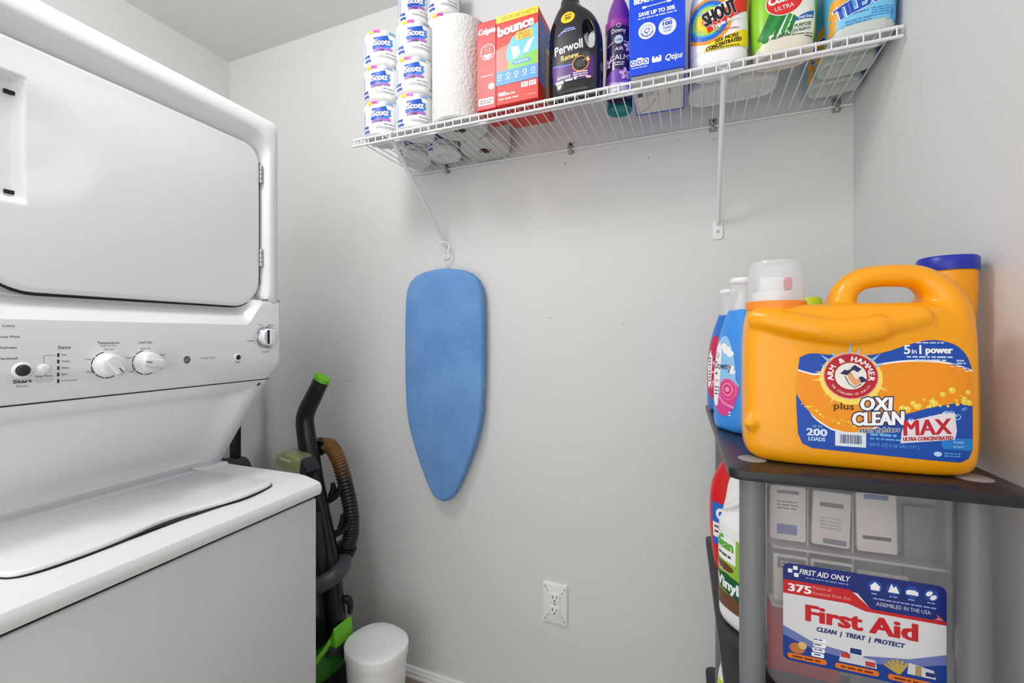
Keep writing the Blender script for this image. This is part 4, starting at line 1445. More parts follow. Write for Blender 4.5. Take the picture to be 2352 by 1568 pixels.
# bathroom cleaner bottles, three deep
tparts = []
def tilex(x, y, rz, label):
    t = thing('blue_spray_cleaner', label, 'spray bottle', (x, y, DZ + .0004), rz, 'blue bathroom cleaner bottles')
    t.scale = (1.06, 1, 1)
    if tparts:
        for n_, me in tparts:
            o = bpy.data.objects.new(n_, me)
            COL.objects.link(o)
            o.parent = t
        return t
    o1 = sup('bottle_body', [(.003, .040, .026, 3, 0, 0), (0, .045, .031, 3, 0, 0), (.004, .049, .036, 3, 0, 0), (.03, .0525, .039, 2.8, 0, 0), (.10, .054, .040, 2.6, 0, 0), (.15, .052, .039, 2.5, 0, 0), (.19, .038, .031, 2.3, 0, 0), (.215, .020, .020, 2, 0, 0), (.24, .016, .016, 2, 0, 0)], 'tilex_base', t, m=4)
    spray_head(t, .238, 'cap_blue', 'white_hdpe')
    bm = bmesh.new()
    secs = [(.010, .0510, .0378, 2.9, 0, 0), (.032, .0530, .0397, 2.8, 0, 0), (.10, .0548, .0408, 2.6, 0, 0), (.15, .0528, .0398, 2.5, 0, 0), (.19, .0388, .0318, 2.3, 0, 0), (.213, .0215, .0215, 2, 0, 0)]
    full = catmull([tuple(s) for s in secs], 4)
    add_loft(bm, [[(p[0], p[1], p[2] + (.010 * (1 - (p[0] / .054) ** 2) if s[0] < .03 else 0)) for p in sup_ring(*s, n=48)] for s in full], False, False)
    sl = from_bm('sleeve', bm, 'tilex_blue', t, angle=60)
    a = Art()
    a.poly([(-.052, .05), (-.04, .05), (-.034, .10), (.0, .128), (.044, .138), (.044, .15), (-.01, .145), (-.046, .118)], ink(238, 168, 40), 1)
    a.poly([(.030, .036), (.052, .045), (.053, .12), (.046, .125), (.047, .06)], ink(24, 100, 180), 1)
    a.poly([(-.048, .042), (-.03, .036), (.0, .046), (.036, .058), (.044, .10), (.0, .100), (-.036, .084)], ink(120, 200, 238), 1)
    a.text('TILEX', -.006, .085, .025, ink(24, 78, 190), 5, .060, bold=.05, rot=.32, shear=.2, out=W_, outw=.035)
    a.lines(-.020, .006, .079, 1, .004, .0018, ink(30, 80, 170), 3, 3)
    a.lines(-.026, .010, .066, 2, .0055, .0028, ink(60, 140, 210), 3, 4)
    a.lines(.010, .042, .080, 4, .0045, .0018, ink(50, 130, 200), 3, 5)
    a.star(.036, .105, .0015, .007, 4, W_, 3)
    a.star(-.038, .098, .0015, .008, 4, W_, 3)
    a.rrect(.012, .044, .125, .146, .004, ink(70, 66, 170), 3)
    a.lines(.016, .040, .138, 2, .007, .004, W_, 4, 6)
    a.items = [([(q[0] * 1.06, q[1] - .040) for q in v], f, m, l) for v, f, m, l in a.items]
    lb = a.build('front_label', t, proj_map(sl, (0, 0, 0), (1, 0, 0), (0, 0, 1)), maxedge=.006, base=.0005, step=.00022)
    for c in t.children:
        tparts.append((c.name.split('.')[0], c.data))
    return t
tilex(.3005, -.266, math.radians(-4), 'light blue bathroom spray bottle at the right front corner of the shelf')
tilex(.300, -.176, math.radians(-8), 'light blue bathroom spray bottle in the middle of the row of three')
tilex(.300, -.086, math.radians(-6), 'light blue bathroom spray bottle nearest the back wall')

# ------------------------------------------------------------------ rack at the right wall
AR = math.radians(1.9)
RX, RY = 0.038, -0.735
ca, sa = math.cos(AR), math.sin(AR)
def rp(lx, ly, z):
    return (RX + lx * ca - ly * sa, RY + lx * sa + ly * ca, z)
rk_ = thing('storage_rack', 'black board storage rack with grey tube posts against the right wall', 'rack', rp(0, 0, 0), AR)
RW, RD = .298, .562
TOP = 1.055
TZ = [TOP, .739, .423, .107]
PX = [.034, .266]
PY = [.062, .500]
for z in TZ:
    slab('board', rrect_pts(0, RW, 0, RD, .018), z, z - .0125, 'rack_board', rk_, bev=.0012, seg=2, axis='z', both=True)
for x in PX:
    for y in PY:
        lathe('post', [(0, 0), (.016, 0), (.016, TOP - .0125), (0, TOP - .0125)], 'rack_tube', rk_, 28, x, y)
        lathe('post_cap', [(0, TOP - .002), (.0175, TOP - .002), (.0175, TOP + .0008), (.014, TOP + .002), (0, TOP + .0022)], 'rack_cap', rk_, 28, x, y)

# ------------------------------------------------------------------ big orange detergent jug
TZ0 = TOP + .0006
jg = thing('detergent_jug', 'large orange detergent jug with blue label, clear cap and arched handle', 'detergent', rp(.150, .088, TZ0), AR)
bm = bmesh.new()
# body: x -.124 .. .124
add_sup(bm, [(0, .105, .036, 4.5, 0, 0), (.006, .118, .040, 4.5, 0, 0), (.020, .1235, .042, 4.5, 0, 0), (.06, .1245, .043, 4.5, 0, 0), (.13, .1245, .043, 4.2, 0, 0), (.165, .1240, .042, 4, 0, 0), (.185, .1215, .040, 3.6, -.001, 0), (.200, .114, .039, 3.2, -.004, 0), (.208, .098, .028, 3, -.008, 0)], m=3, n=72)
hpath = catmull([(-.012, 0, .180, .019), (-.010, 0, .205, .017), (-.002, 0, .228, .015), (.016, 0, .2415, .0145), (.048, 0, .2440, .0145), (.074, 0, .240, .0155), (.092, 0, .222, .0195), (.100, 0, .196, .024), (.102, 0, .160, .026)], 5)
add_tube(bm, [q[:3] for q in hpath], [q[3] for q in hpath], 18, True, 1.35)
add_sup(bm, [(.17, .036, .036, 2, -.084, 0), (.2085, .0355, .0355, 2, -.084, 0)], n=40)
# rolled bulge along the upper front and the little nub at the left
add_tube(bm, catmull([(-.114, -.018, .190), (-.09, -.034, .186), (-.05, -.043, .176), (-.01, -.043, .172), (.03, -.040, .180), (.07, -.034, .190)], 4), [.016] * 11 + [.017] * 5 + [.012] * 5, 12)
add_sup(bm, [(.040, .004, .004, 2, -.118, -.030), (.046, .010, .010, 2, -.118, -.030), (.052, .011, .011, 2, -.118, -.030), (.060, .004, .004, 2, -.118, -.030)], n=16)
jug = fused('jug_body', bm, 'ah_orange', jg, .0028, 12)
lathe('cap_collar', [(0, .203), (.037, .203), (.037, .212), (.035, .214), (0, .214)], 'ah_orange_collar', jg, 40, -.084, 0)
# clear dosing cap with spout inside
bm = bmesh.new()
n = 44
pr = [(.0360, .2135), (.0350, .235), (.0325, .262), (.0300, .2685), (.024, .2705), (.0, .2705)]
rings = [[(-.084 + q * math.cos(2 * math.pi * i / n), q * math.sin(2 * math.pi * i / n), z) for i in range(n)] for q, z in pr]
add_loft(bm, rings, False, True)
from_bm('dosing_cap', bm, 'clear_cup', jg, angle=40)
lathe('spout_base', [(0, .214), (.025, .214), (.025, .2235), (.022, .227), (0, .227)], 'white_hdpe', jg, 32, -.088, -.002)
bm = bmesh.new()
add_box(bm, -.104, -.074, -.012, .012, .227, .248, .003)
from_bm('spout', bm, 'white_hdpe', jg)
tube('spout_tip', [(-.076, -.004, .238), (-.066, -.004, .238)], .009, 'red_plastic', jg, n=20)

a = Art()
OB = ink(246, 150, 8)
DB = ink(8, 74, 176)
# label field, local x from -.072 to .110
L0, L1 = -.068, .111
top_e = catmull([(-.064, .139), (-.052, .1445), (-.030, .143), (.0, .142), (.025, .147), (.050, .157), (.072, .162), (.092, .157), (.104, .145), (.1105, .128)], 4)
outl = top_e + [(.111, .035), (.107, .024), (.098, .019), (-.05, .024), (-.061, .029), (-.066, .042), (-.068, .085), (-.0665, .12)]
a.poly(outl, DB, 1)
mid = [(-.0665, .122)] + catmull([(-.050, .117), (-.02, .120), (.015, .130), (.05, .136), (.085, .134), (.111, .125)], 4) + [(.1112, .085), (.095, .089), (.07, .083), (.045, .073), (.028, .066), (.010, .052), (-.010, .046)] + catmull([(-.030, .051), (-.046, .062), (-.060, .079), (-.068, .093)], 4)
a.poly([(p[0], p[1] + (.0022 if p[1] > .115 else -.0022 if p[1] < .07 else 0)) for p in mid], W_, 2)
a.poly(mid, OB, 3)
# bright blue upper-left burst, glow behind emblem
for k in range(22):
    q = math.radians(10 + 16.3 * k)
    a.poly([(-.010 + .022 * math.cos(q - .13), .117 + .022 * math.sin(q - .13)), (-.010 + (.034 + .004 * (k % 3)) * math.cos(q), .117 + (.034 + .004 * (k % 3)) * math.sin(q)), (-.010 + .022 * math.cos(q + .13), .117 + .022 * math.sin(q + .13))], ink(250, 226, 120) if math.sin(q) < .3 else ink(150, 200, 244), 3.6)
a.ell(-.010, .114, .0325, .0325, ink(252, 222, 96), 3.4)
a.ell(-.010, .117, .0285, .0285, ink(226, 130, 140), 4)
a.ell(-.010, .117, .0272, .0272, ink(184, 12, 36), 5)
a.ell(-.010, .117, .0165, .0165, ink(238, 234, 226), 6)
a.arctext('ARM & HAMMER', -.010, .117, .0184, .0062, ink(245, 240, 236), 188, -8, 7, .04)
a.arctext('THE STANDARD OF PURITY', -.010, .117, .0238, .0026, ink(240, 200, 204), 212, 328, 7, .02, True)
# arm and hammer drawing
NV = ink(20, 36, 86)
a.poly([(-.019, .119), (-.014, .121), (-.012, .113), (-.006, .105), (-.001, .108), (.004, .114), (.0005, .117), (-.003, .113), (-.006, .115), (-.009, .122), (-.016, .125)], ink(236, 164, 110), 7)
a.poly([(-.021, .120), (-.016, .125), (-.010, .122), (-.014, .118)], NV, 8)
a.poly([(-.017, .122), (-.006, .128), (-.005, .126), (-.015, .120)], NV, 8)
a.poly([(-.010, .127), (-.006, .131), (.001, .126), (-.003, .122)], NV, 8)
a.poly([(-.002, .116), (.002, .117), (.007, .112), (.001, .109)], NV, 8)
a.line([(-.016, .117), (-.012, .108), (-.006, .103), (.001, .108)], .0009, NV, 8)
a.text('plus', -.0170, .0755, .0085, ink(50, 40, 24), 6, .021, bold=.01)
a.text('OXI', .0165, .0765, .0155, W_, 7, .032, bold=.05, shear=.12, rot=.05, out=ink(16, 34, 90), outw=.06)
a.text('CLEAN', .0185, .0585, .0160, W_, 7, .052, bold=.05, shear=.12, rot=.09, out=ink(16, 34, 90), outw=.06)
a.text('stain fighters', .0190, .0500, .0058, ink(24, 60, 120), 8, .041, bold=.02, shear=.2, rot=.09, out=W_, outw=.05)
for k in range(34):
    q = random.Random(50 + k)
    x = q.uniform(.036, .108)
    z = .072 + (x - .036) * .24 + q.uniform(-.001, .022) * (x / .1)
    r = q.choice((.001, .0015, .002, .003, .0036))
    a.ell(x, min(z, .107), r, r, ink(250, 216, 60), 4, n=14)
    if r > .0018:
        a.ell(x - r * .3, min(z, .107) + r * .3, r * .35, r * .3, ink(254, 246, 190), 5, n=8)
for k in range(18):
    q = random.Random(90 + k)
    x = -.062 + k * .0033
    z = .089 - math.sin((k + 4) / 22 * math.pi * .5) * .034 + q.uniform(-.001, .005)
    r = q.choice((.0008, .0012, .0018))
    a.ell(x, z, r, r, ink(250, 216, 60), 5, n=12)
for k in range(16):
    q = random.Random(130 + k)
    x = q.uniform(.05, .108)
    z = .062 + (x - .05) * .30 + q.uniform(-.004, .006)
    r = q.choice((.0016, .0024, .0034, .0042))
    a.ring(x, z, r * .72, r, ink(150, 210, 246), 4, n=16)
    a.ell(x - r * .3, z + r * .3, r * .25, r * .2, W_, 4, n=8)
a.poly([(.040, .038), (.092, .046), (.094, .056), (.092, .077), (.080, .076), (.044, .064), (.041, .052)], ink(232, 228, 236), 5)
a.text('MAX', .0665, .0500, .0185, ink(200, 20, 40), 7, .046, bold=.05, shear=.08, rot=.11)
a.text('ULTRA CONCENTRATED', .0665, .0435, .0044, ink(190, 30, 40), 7, .048, bold=.03, shear=.1, rot=.10)
a.text('5', .0465, .1455, .0105, W_, 4, None, bold=.02)
a.text('in', .0533, .1460, .0056, W_, 4, .0048, bold=.02)
a.text('1', .0592, .1455, .0105, W_, 4, None, bold=.02)
a.text('power', .0775, .1465, .0080, W_, 4, .026, bold=.03)
a.lines(.046, .090, .1410, 1, .004, .0018, ink(210, 225, 245), 4, 3)
a.lines(.054, .084, .1372, 1, .004, .0018, ink(210, 225, 245), 4, 4)
a.lines(.055, .082, .1580, 1, .004, .0014, ink(210, 225, 245), 4, 5)
a.lines(.094, .104, .137, 2, .003, .0018, ink(190, 215, 245), 4, 6)
a.text('UP TO', -.045, .0505, .0034, ink(150, 195, 240), 4, .011, bold=.01)
a.text('200', -.0455, .0405, .0088, ink(220, 236, 250), 4, .022, bold=.05)
a.text('LOADS', -.0455, .0338, .0048, ink(190, 216, 245), 4, .018, bold=.03)
a.rect(-.026, .006, .0295, .0475, ink(226, 236, 244), 4)
a.barcode(-.023, .003, .031, .0455, ink(226, 236, 244), ink(40, 60, 110), 5, 3)
a.lines(.010, .036, .0450, 1, .004, .0030, ink(100, 180, 235), 4, 7)
a.lines(.010, .056, .0405, 1, .004, .0018, ink(100, 180, 235), 4, 8)
a.text('200 FL OZ (1.56 GAL) 5.91 L', .034, .0325, .0038, ink(90, 170, 232), 4, .050, bold=.01)
a.poly([(.079, .0385), (.081, .0345), (.1105, .0335), (.1105, .0475), (.083, .0475), (.079, .0435)], ink(20, 128, 212), 4)
a.text('fresh', .096, .0415, .0032, ink(190, 228, 250), 5, .010)
a.text('scent', .096, .0365, .0032, ink(190, 228, 250), 5, .011)
a.ell(.076, .028, .004, .003, ink(190, 226, 250), 4, n=16)
a.lines(.082, .098, .0285, 2, .003, .0015, ink(90, 170, 232), 4, 9)
a.build('front_label', jg, proj_map(jug, (0, 0, 0), (1, 0, 0), (0, 0, 1)), maxedge=.010, base=.0004, step=.00014)

# ------------------------------------------------------------------ second orange bottle with blue cap
j2 = thing('orange_blue_cap_bottle', 'orange plastic bottle with flat blue cap behind the big detergent jug', 'detergent', rp(.24, .170, TZ0), AR)
bm = bmesh.new()
add_sup(bm, [(0, .066, .030, 4, 0, 0), (.006, .073, .034, 4, 0, 0), (.02, .077, .036, 4, 0, 0), (.10, .078, .036, 3.6, 0, 0), (.14, .075, .035, 3.2, .002, 0), (.168, .054, .034, 2.8, .020, 0), (.192, .038, .033, 2.4, .038, 0), (.225, .032, .032, 2.1, .047, 0), (.258, .0305, .0305, 2, .049, 0)], m=3, n=56)
o = fused('bottle_body', bm, 'ah_orange', j2, .003, 6)
lathe('cap', [(0, .2555), (.032, .2555), (.0325, .258), (.0325, .272), (.030, .275), (0, .275)], 'cap_blue', j2, 36, .049, 0)

# ------------------------------------------------------------------ blue softener bottles
def softener(lx, ly, rz, label, deep, pink):
    t = thing('softener_bottle', label, 'fabric softener', rp(lx, ly, TZ0), AR + rz, 'blue softener bottles')
    bm = bmesh.new()
    add_sup(bm, [(0, .036, .024, 3, 0, 0), (.004, .041, .028, 3, 0, 0), (.02, .045, .031, 2.8, 0, 0), (.09, .0455, .0315, 2.6, 0, 0), (.14, .042, .030, 2.5, .002, 0), (.175, .036, .027, 2.4, .006, 0), (.20, .029, .024, 2.2, .010, 0), (.212, .024, .023, 2, .011, 0)], m=4, n=48)
    ob = from_bm('bottle_body', bm, 'downy_blue_deep' if deep else 'downy_blue', t, angle=60)
    n = 36
    bm = bmesh.new()
    add_loft(bm, [[(.011 + q * math.cos(2 * math.pi * i / n), q * math.sin(2 * math.pi * i / n), z) for i in range(n)] for q, z in ((.0235, .210), (.0225, .240), (.021, .262))], False, False)
    from_bm('clear_cap', bm, 'clear_cup', t)
    lathe('cap_top', [(0, .258), (.0205, .258), (.0215, .262), (.0205, .267), (0, .268)], 'white_hdpe', t, 32, .011, 0)
    lathe('spout', [(0, .210), (.014, .210), (.014, .226), (.009, .228), (.009, .246), (0, .246)], 'white_hdpe', t, 24, .011, 0)
    a = Art()
    sh = [(.034 * math.cos(q) * (1 if math.sin(q) < 0 else .82) + .0, .092 + (.075 if math.sin(q) > 0 else .066) * math.sin(q)) for q in [2 * math.pi * i / 40 for i in range(40)]]
    PK = ink(226, 70, 150)
    if pink:
        a.poly(sh, ink(214, 40, 84), 1)
        for k in range(40):
            q = random.Random(200 + k)
            th, rr = q.uniform(0, 6.28), math.sqrt(q.uniform(0, .8))
            a.ell(.028 * rr * math.cos(th), .090 + .060 * rr * math.sin(th), q.uniform(.002, .005), q.uniform(.002, .004), ink(*q.choice(((240, 120, 160), (250, 190, 210), (190, 20, 60), (232, 90, 130)))), 2, th, 10)
        a.poly([(-.026, .10), (-.016, .135), (-.006, .12), (-.010, .06), (-.022, .05)], W_, 3)
        a.lines(-.020, -.012, .115, 8, .007, .0026, ink(60, 50, 60), 4, 5)
    else:
        a.poly(sh, ink(150, 205, 248), 1)
        for (cx_, cz_, r_) in ((.008, .142, .010), (.016, .136, .008), (.0, .148, .008), (.018, .112, .007), (.022, .105, .006)):
            a.ell(cx_, cz_, r_, r_ * .7, W_, 2, n=14)
        a.poly([(p[0], min(p[1], .072 + .012 * math.sin(p[0] * 70))) for p in sh], PK, 2)
        a.poly([(-.028, .05), (-.030, .10), (-.022, .145), (-.012, .158), (-.004, .14), (-.008, .08), (-.014, .044), (-.022, .040)], W_, 3)
        for r_, c_ in ((.020, (238, 96, 160)), (.016, (226, 60, 130)), (.0125, (244, 140, 180)), (.009, (220, 50, 110)), (.005, (246, 160, 190))):
            a.ell(.012, .074, r_, r_ * .95, ink(*c_), 4 + (.02 - r_) * 80, n=18)
        a.line([(-.012, .062), (.002, .050), (.016, .046), (.026, .044)], .004, ink(246, 150, 200), 4)
        a.ring(-.016, .132, .004, .0048, ink(30, 40, 80), 5, n=16)
        a.text('Downy', -.002, .108, .0135, ink(24, 34, 74), 6, .044, bold=.0)
        a.lines(-.022, -.011, .098, 1, .005, .003, ink(60, 60, 80), 5, 8)
        a.lines(-.022, -.010, .086, 1, .01, .002, ink(226, 90, 150), 5, 4)
        a.lines(-.024, -.010, .074, 3, .006, .0022, ink(70, 70, 90), 5, 5)
        a.lines(.014, .020, .034, 2, .005, .002, W_, 5, 6)
    a.build('front_label', t, proj_map(ob, (0, 0, 0), (1, 0, 0), (0, 0, 1)), maxedge=.006, base=.0005, step=.0002)
    return t
softener(.040, .262, math.radians(-58), 'blue fabric softener bottle with pink rose label beside the orange jug', False, False)
softener(.040, .470, math.radians(-58), 'blue fabric softener bottle with red blossom label at the rack back corner', True, True)

# yellow-green capped bottle peeking out behind the jug handle
t = thing('lime_cap_bottle', 'bottle with lime yellow cap peeking out behind the jug handle', 'bottle', rp(.165, .34, TZ0), AR)
sup('bottle_body', [(0, .036, .03, 3, 0, 0), (.01, .042, .034, 3, 0, 0), (.13, .042, .034, 2.8, 0, 0), (.17, .030, .028, 2.3, 0, 0), (.195, .02, .02, 2, 0, 0)], 'white_hdpe', t, m=3)
lathe('cap', [(0, .19), (.021, .19), (.022, .194), (.020, .232), (.018, .236), (0, .236)], 'yellow_green', t, 28)

# ------------------------------------------------------------------ first aid case on the second board
CZ = TZ[1] + .0006
fa = thing('first_aid_case', 'clear plastic first aid case with red white and blue front label', 'first aid kit', rp(.1605, .081, CZ), AR)
FW, FH = .1055, .288
bm = bmesh.new()
add_slab(bm, rrect_pts(-FW, FW, 0, FH, .022, 6), 0, .074, .006, 3, 'y', True)
from_bm('clear_shell', bm, 'clear_case', fa)
bm = bmesh.new()
rings = []
for off, d in ((0, .034), (.0035, .034), (.0035, .041), (0, .041)):
    rings.append([(p[0], d, p[1]) for p in rrect_pts(-FW - off, FW + off, -0.0 if off == 0 else 0.0, FH + off, .024, 6)])
rings.append(rings[0])
add_loft(bm, rings, False, False)
from_bm('case_rim', bm, 'clear_cup', fa)
a = Art()
NB = ink(10, 36, 120)
a.rrect(-.084, .086, .055, .183, .008, NB, 1)
a.rect(-.084, .086, .078, .160, ink(226, 224, 228), 1.6)
a.poly([(-.084, .100), (-.05, .085), (0, .080), (.05, .088), (.086, .102)] + [(.086, .063), (.078, .055), (-.076, .055), (-.084, .063)], ink(110, 124, 186), 2)
a.poly([(-.084, .088), (-.05, .076), (0, .072), (.05, .078), (.086, .090)] + [(.086, .063), (.078, .055), (-.076, .055), (-.084, .063)], ink(16, 60, 150), 3)
a.poly([(-.084, .161), (-.084, .175), (-.0765, .183), (.0785, .183), (.086, .175), (.086, .138), (.014, .138), (-.002, .158), (-.030, .161)], NB, 2)
a.poly([(-.084, .143), (-.084, .161), (-.010, .161), (.012, .141), (.086, .141), (.086, .137), (.006, .137), (-.012, .143)], ink(206, 24, 28), 3)
a.text('375', -.065, .147, .0098, W_, 5, .026, bold=.04)
a.text('Pieces of', -.040, .1545, .0042, ink(240, 170, 160), 5, .020)
a.text('Essential First Aid', -.030, .1475, .0042, ink(240, 170, 160), 5, .040)
for (cx_, cz_) in ((-.070, .178), (-.076, .1735), (-.069, .169)):
    a.rrect(cx_ - .0026, cx_ + .0026, cz_ - .0026, cz_ + .0026, .001, W_, 5)
a.text('FIRST AID ONLY', -.0375, .1712, .0066, W_, 5, .056, bold=.02, shear=.2)
a.lines(-.058, -.012, .1665, 1, .003, .0016, ink(120, 150, 220), 5, 3)
for k in range(4):
    cx_ = .016 + .0185 * k
    a.ell(cx_, .1705, .0075, .0075, ink(24, 70, 168), 4, n=20)
    a.lines(cx_ - .004, cx_ + .004, .1605, 1, .003, .0013, ink(160, 190, 235), 5, k)
a.poly([(.010, .170), (.016, .176), (.022, .170), (.0205, .170), (.0205, .1655), (.0115, .1655), (.0115, .170)], W_, 5)
a.poly([(.0290, .166), (.0325, .177), (.035, .172), (.037, .175), (.0405, .166)], W_, 5)
a.poly([(.0470, .167), (.0470, .171), (.050, .173), (.056, .173), (.059, .171), (.059, .167)], W_, 5)
a.ell(.0695, .172, .004, .0025, W_, 5, .8, 12)
a.ell(.0735, .168, .004, .0025, W_, 5, .8, 12)
a.lines(.014, .076, .1545, 1, .003, .0017, ink(150, 175, 225), 5, 7)
a.text('ASSEMBLED IN THE USA', .044, .1470, .0046, ink(220, 226, 240), 5, .054, bold=.02)
a.poly([(.074, .142), (.084, .142), (.076, .149), (.078, .145)], ink(236, 110, 110), 5)
a.text('First Aid', .0, .112, .0205, ink(206, 16, 24), 6, .116, bold=.045)
a.text('CLEAN  |  TREAT  |  PROTECT', .0, .1005, .0055, ink(30, 50, 120), 6, .092, bold=.03, shear=.2)
OR = ink(236, 120, 26)
for k, (x0, x1) in enumerate(((-.079, -.035), (-.026, .020), (.029, .082))):
    a.rrect(x0, x1, .0585, .0655, .003, OR, 5)
    a.lines(x0 + .006, x1 - .006, .0607, 1, .003, .0024, ink(130, 50, 10), 6, 20 + k)
a.ell(-.068, .073, .009, .007, ink(196, 120, 60), 5, n=14)
a.ell(-.062, .078, .005, .005, ink(226, 190, 120), 6, n=12)
for k in range(4):
    a.rrect(-.052 + k * .001, -.038 + k * .001, .067 + k * .0065, .0725 + k * .0065, .002, W_, 5 + k * .3)
    a.lines(-.049, -.040, .0695 + k * .0065, 1, .003, .0016, ink(60, 80, 160), 7, k)
a.poly([(-.022, .068), (-.020, .080), (.016, .078), (.018, .068)], ink(214, 214, 220), 5)
a.rect(-.012, .004, .079, .090, ink(236, 236, 238), 5)
a.rect(-.010, .002, .081, .088, ink(36, 50, 120), 6)
a.rect(.006, .016, .069, .075, ink(196, 60, 60), 6)
a.rect(-.020, -.010, .074, .080, ink(190, 60, 50), 6)
for k in range(6):
    q = math.radians(150 - 18 * k)
    a.line([(.040, .068), (.040 + .017 * math.cos(q), .068 + .017 * math.sin(q))], .0032, ink(196, 166, 84), 5 + .1 * k)
a.poly([(.048, .070), (.050, .084), (.074, .080), (.076, .070)], ink(222, 220, 222), 5)
a.rect(.056, .062, .070, .082, ink(176, 150, 100), 6)
a.rect(.066, .075, .072, .077, ink(40, 50, 120), 6)
a.items = [([(q[0] * 1.03, .108 + (q[1] - .119) * 1.03) for q in v], f, m, l) for v, f, m, l in a.items]
a.build('front_label', fa, flat_map((0, 0, 0), (1, 0, 0), (0, 0, 1)), base=.0004, step=.00012)

# packets inside the case (thin pouches standing behind the clear shell)
def packet(x, y, z0, w, h, label, m, deco=None, tilt=0.0):
    t = thing('first_aid_packet', label, 'packet', rp(.1605 + x, .081 + y, CZ + z0), AR, 'packets inside the first aid case')
    bm = bmesh.new()
    add_slab(bm, rrect_pts(-w / 2, w / 2, 0, h, .003, 3), 0, .006, .002, 2, 'y', True)
    o = from_bm('pouch', bm, m, t)
    o.rotation_euler = (0, tilt, 0)
    if deco:
        a = Art()
        for d in deco:
            if d[0] == 'r':
                a.rect(d[1] * w, d[2] * w, d[3] * h, d[4] * h, d[5], 1)
            else:
                a.lines(d[1] * w, d[2] * w, d[3] * h, d[4], h * .06, h * .025, d[5], 2, d[6])
        p = a.build('print', t, flat_map((0, 0, 0), (1, 0, 0), (0, 0, 1)))
        p.rotation_euler = (0, tilt, 0)
    return t
mat('packet_white', (226, 218, 212), 0.5)
mat('packet_grey', (120, 124, 134), 0.5)
mat('packet_red', (190, 24, 50), 0.5)
mat('divider_clear', (190, 184, 184), 0.4)
SB = ink(86, 110, 160)
SG = ink(110, 112, 120)
packet(-.078, .014, .198, .044, .076, 'white packet with blue lettering, top left inside the first aid case', 'packet_white', [('r', -.3, .25, .12, .30, SB), ('r', -.3, .3, .86, .92, SG), ('l', -.3, .3, .7, 3, SG, 3)])
packet(-.028, .014, .198, .044, .074, 'white packet with grey stripe, top centre inside the first aid case', 'packet_white', [('r', -.32, .3, .72, .80, SG), ('l', -.3, .3, .5, 4, ink(180, 176, 176), 4), ('r', -.2, .4, .05, .14, SG)], .03)
packet(.024, .014, .198, .044, .078, 'white packet with dark line, top right of centre inside the first aid case', 'packet_white', [('r', -.36, .34, .22, .28, ink(60, 60, 78)), ('r', -.3, .3, .9, .98, SB)], -.02)
packet(-.074, .014, .112, .042, .066, 'pale packet with grey header, middle row left inside the first aid case', 'packet_white', [('r', -.4, .4, .72, .95, SG), ('l', -.3, .2, .84, 2, W_, 3)])
packet(-.026, .014, .112, .050, .066, 'navy-printed packet, middle row centre inside the first aid case', 'packet_white', [('r', -.42, .42, .35, .95, ink(40, 60, 110)), ('l', -.36, .3, .84, 4, ink(130, 150, 190), 5)])
packet(.030, .014, .112, .056, .060, 'blank folded white packet, middle row right inside the first aid case', 'packet_white')
packet(-.056, .030, .004, .088, .100, 'red pouch at the bottom left inside the first aid case', 'packet_red')
packet(.034, .030, .004, .070, .098, 'grey pouch at the bottom right inside the first aid case', 'packet_grey')
packet(.076, .030, .120, .036, .140, 'tall grey pouch along the right side inside the first aid case', 'packet_grey')
box('tray_back', -.098, .098, .048, .050, .006, .276, 'divider_clear', fa)
box('tray_shelf', -.098, .098, .012, .048, .186, .190, 'divider_clear', fa, bev=.001)
box('tray_shelf', -.098, .098, .012, .048, .104, .108, 'divider_clear', fa, bev=.001)
box('tray_divider', -.0535, -.0515, .022, .048, .108, .270, 'divider_clear', fa)
box('tray_divider', -.0015, .0005, .022, .048, .108, .270, 'divider_clear', fa)

# ------------------------------------------------------------------ bottles behind the case
rj_ = thing('red_jug', 'red plastic jug with blue and white label on the rack second board', 'jug', rp(.060, .395, CZ), AR + math.radians(-30))
bm = bmesh.new()
add_sup(bm, [(0, .040, .030, 3, 0, 0), (.006, .046, .036, 3, 0, 0), (.05, .054, .042, 3, 0, 0), (.12, .058, .045, 3, 0, 0), (.18, .054, .043, 2.8, 0, 0), (.225, .038, .034, 2.4, .004, 0), (.245, .022, .022, 2, .008, 0), (.258, .02, .02, 2, .008, 0)], m=3)
ob = from_bm('jug_body', bm, 'red_plastic', rj_, angle=60)
lathe('cap', [(0, .255), (.023, .255), (.023, .276), (0, .278)], 'white_hdpe', rj_, 24, .008, 0)
a = Art()
a.rect(-.040, .040, .075, .105, W_, 1)
a.rect(-.042, .042, .105, .145, ink(30, 110, 210), 1)
a.rect(-.040, .040, .060, .075, ink(30, 110, 210), 1)
a.ring(-.020, .124, .006, .012, W_, 3)
a.lines(-.036, .036, .095, 2, .010, .004, ink(120, 60, 40), 3, 3)
a.lines(-.03, .02, .022, 1, .01, .008, W_, 2, 3)
a.build('front_label', rj_, proj_map(ob, (0, 0, 0), (1, 0, 0), (0, 0, 1)), maxedge=.006, base=.0005, step=.0002)

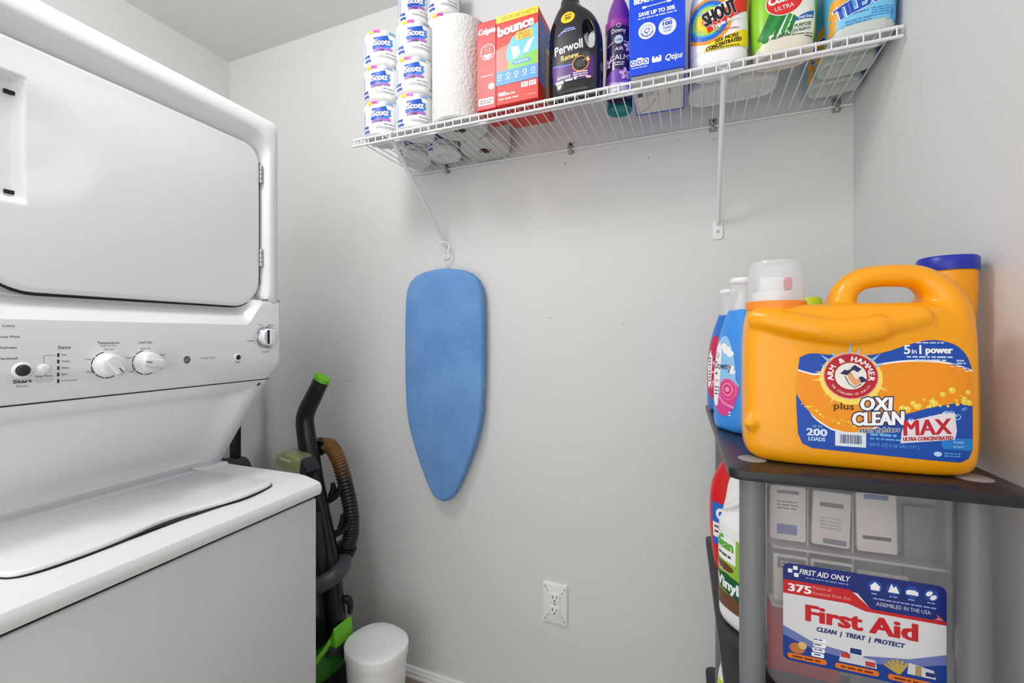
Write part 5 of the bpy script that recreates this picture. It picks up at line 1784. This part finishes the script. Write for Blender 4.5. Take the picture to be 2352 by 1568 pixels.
wj = thing('floor_cleaner_jug', 'white floor cleaner bottle with green and wood-grain label behind the front post', 'floor cleaner', rp(.057, .222, CZ), AR + math.radians(-54))
ob = sup('jug_body', [(0, .044, .038, 2.6, 0, 0), (.006, .049, .043, 2.6, 0, 0), (.03, .0515, .0455, 2.6, 0, 0), (.155, .0515, .0455, 2.6, 0, 0), (.172, .051, .042, 2.6, 0, .002), (.20, .050, .036, 2.6, 0, .006), (.232, .047, .031, 2.5, 0, .008), (.245, .036, .026, 2.2, .006, .008), (.252, .017, .017, 2, .014, .008)], 'white_hdpe', wj, m=3)
lathe('cap', [(0, .247), (.021, .247), (.021, .270), (0, .272)], 'white_hdpe', wj, 24, .014, .008)
tube('grip_ridge', [(-.044, -.020, .176), (-.02, -.034, .192), (.004, -.033, .208), (.026, -.022, .222)], [.003, .005, .005, .003], 'white_hdpe', wj, smooth_m=4)
a = Art()
a.rect(-.050, .046, .030, .150, ink(150, 196, 60), 1)
a.rect(-.048, .012, .108, .150, W_, 2)
a.text('clean', -.016, .128, .017, ink(90, 176, 40), 4, .046, bold=.04)
a.lines(-.030, .004, .1155, 1, .005, .004, ink(80, 90, 80), 4, 4)
a.ell(-.020, .146, .005, .003, ink(90, 176, 40), 4, n=14)
a.rect(.018, .034, .09, .15, ink(110, 170, 36), 2)
a.poly([(-.050, .080), (-.010, .088), (.046, .082), (.046, .050), (-.010, .058), (-.050, .062)], ink(14, 96, 50), 4)
a.text('Vinyl', -.008, .063, .017, W_, 6, .052, bold=.04)
a.rect(-.050, .046, .030, .056, ink(120, 82, 52), 2)
for k in range(6):
    a.line([(-.050, .033 + k * .004), (-.01, .034 + k * .004), (.046, .0325 + k * .004)], .0008, ink(84, 54, 32), 3)
a.ell(-.016, .098, .024, .007, ink(120, 66, 40), 3, n=18)
a.poly([(-.050, .090), (-.046, .112), (-.030, .095), (.0, .090)], ink(230, 220, 190), 3)
a.rect(.032, .046, .092, .118, ink(214, 40, 36), 3)
a.build('front_label', wj, proj_map(ob, (0, 0, 0), (1, 0, 0), (0, 0, 1)), maxedge=.006, base=.0005, step=.0002)

lb = thing('white_lime_bottle', 'white bottle with lime label on the lower rack board', 'bottle', rp(.050, .30, TZ[2] + .0006), AR + math.radians(-25))
ob = sup('bottle_body', [(0, .036, .03, 3, 0, 0), (.006, .041, .035, 3, 0, 0), (.14, .041, .035, 2.8, 0, 0), (.19, .034, .030, 2.4, 0, 0), (.225, .018, .018, 2, 0, 0), (.238, .016, .016, 2, 0, 0)], 'white_hdpe', lb, m=3)
lathe('cap', [(0, .235), (.019, .235), (.019, .262), (0, .264)], 'dark_grey', lb, 24)
a = Art()
a.rect(-.036, .036, .120, .165, ink(196, 220, 20), 1)
a.rect(-.036, .036, .03, .118, ink(240, 236, 226), 1)
a.rect(-.032, .0, .06, .10, ink(190, 140, 60), 2)
a.build('front_label', lb, proj_map(ob, (0, 0, 0), (1, 0, 0), (0, 0, 1)), maxedge=.006, base=.0005, step=.0002)
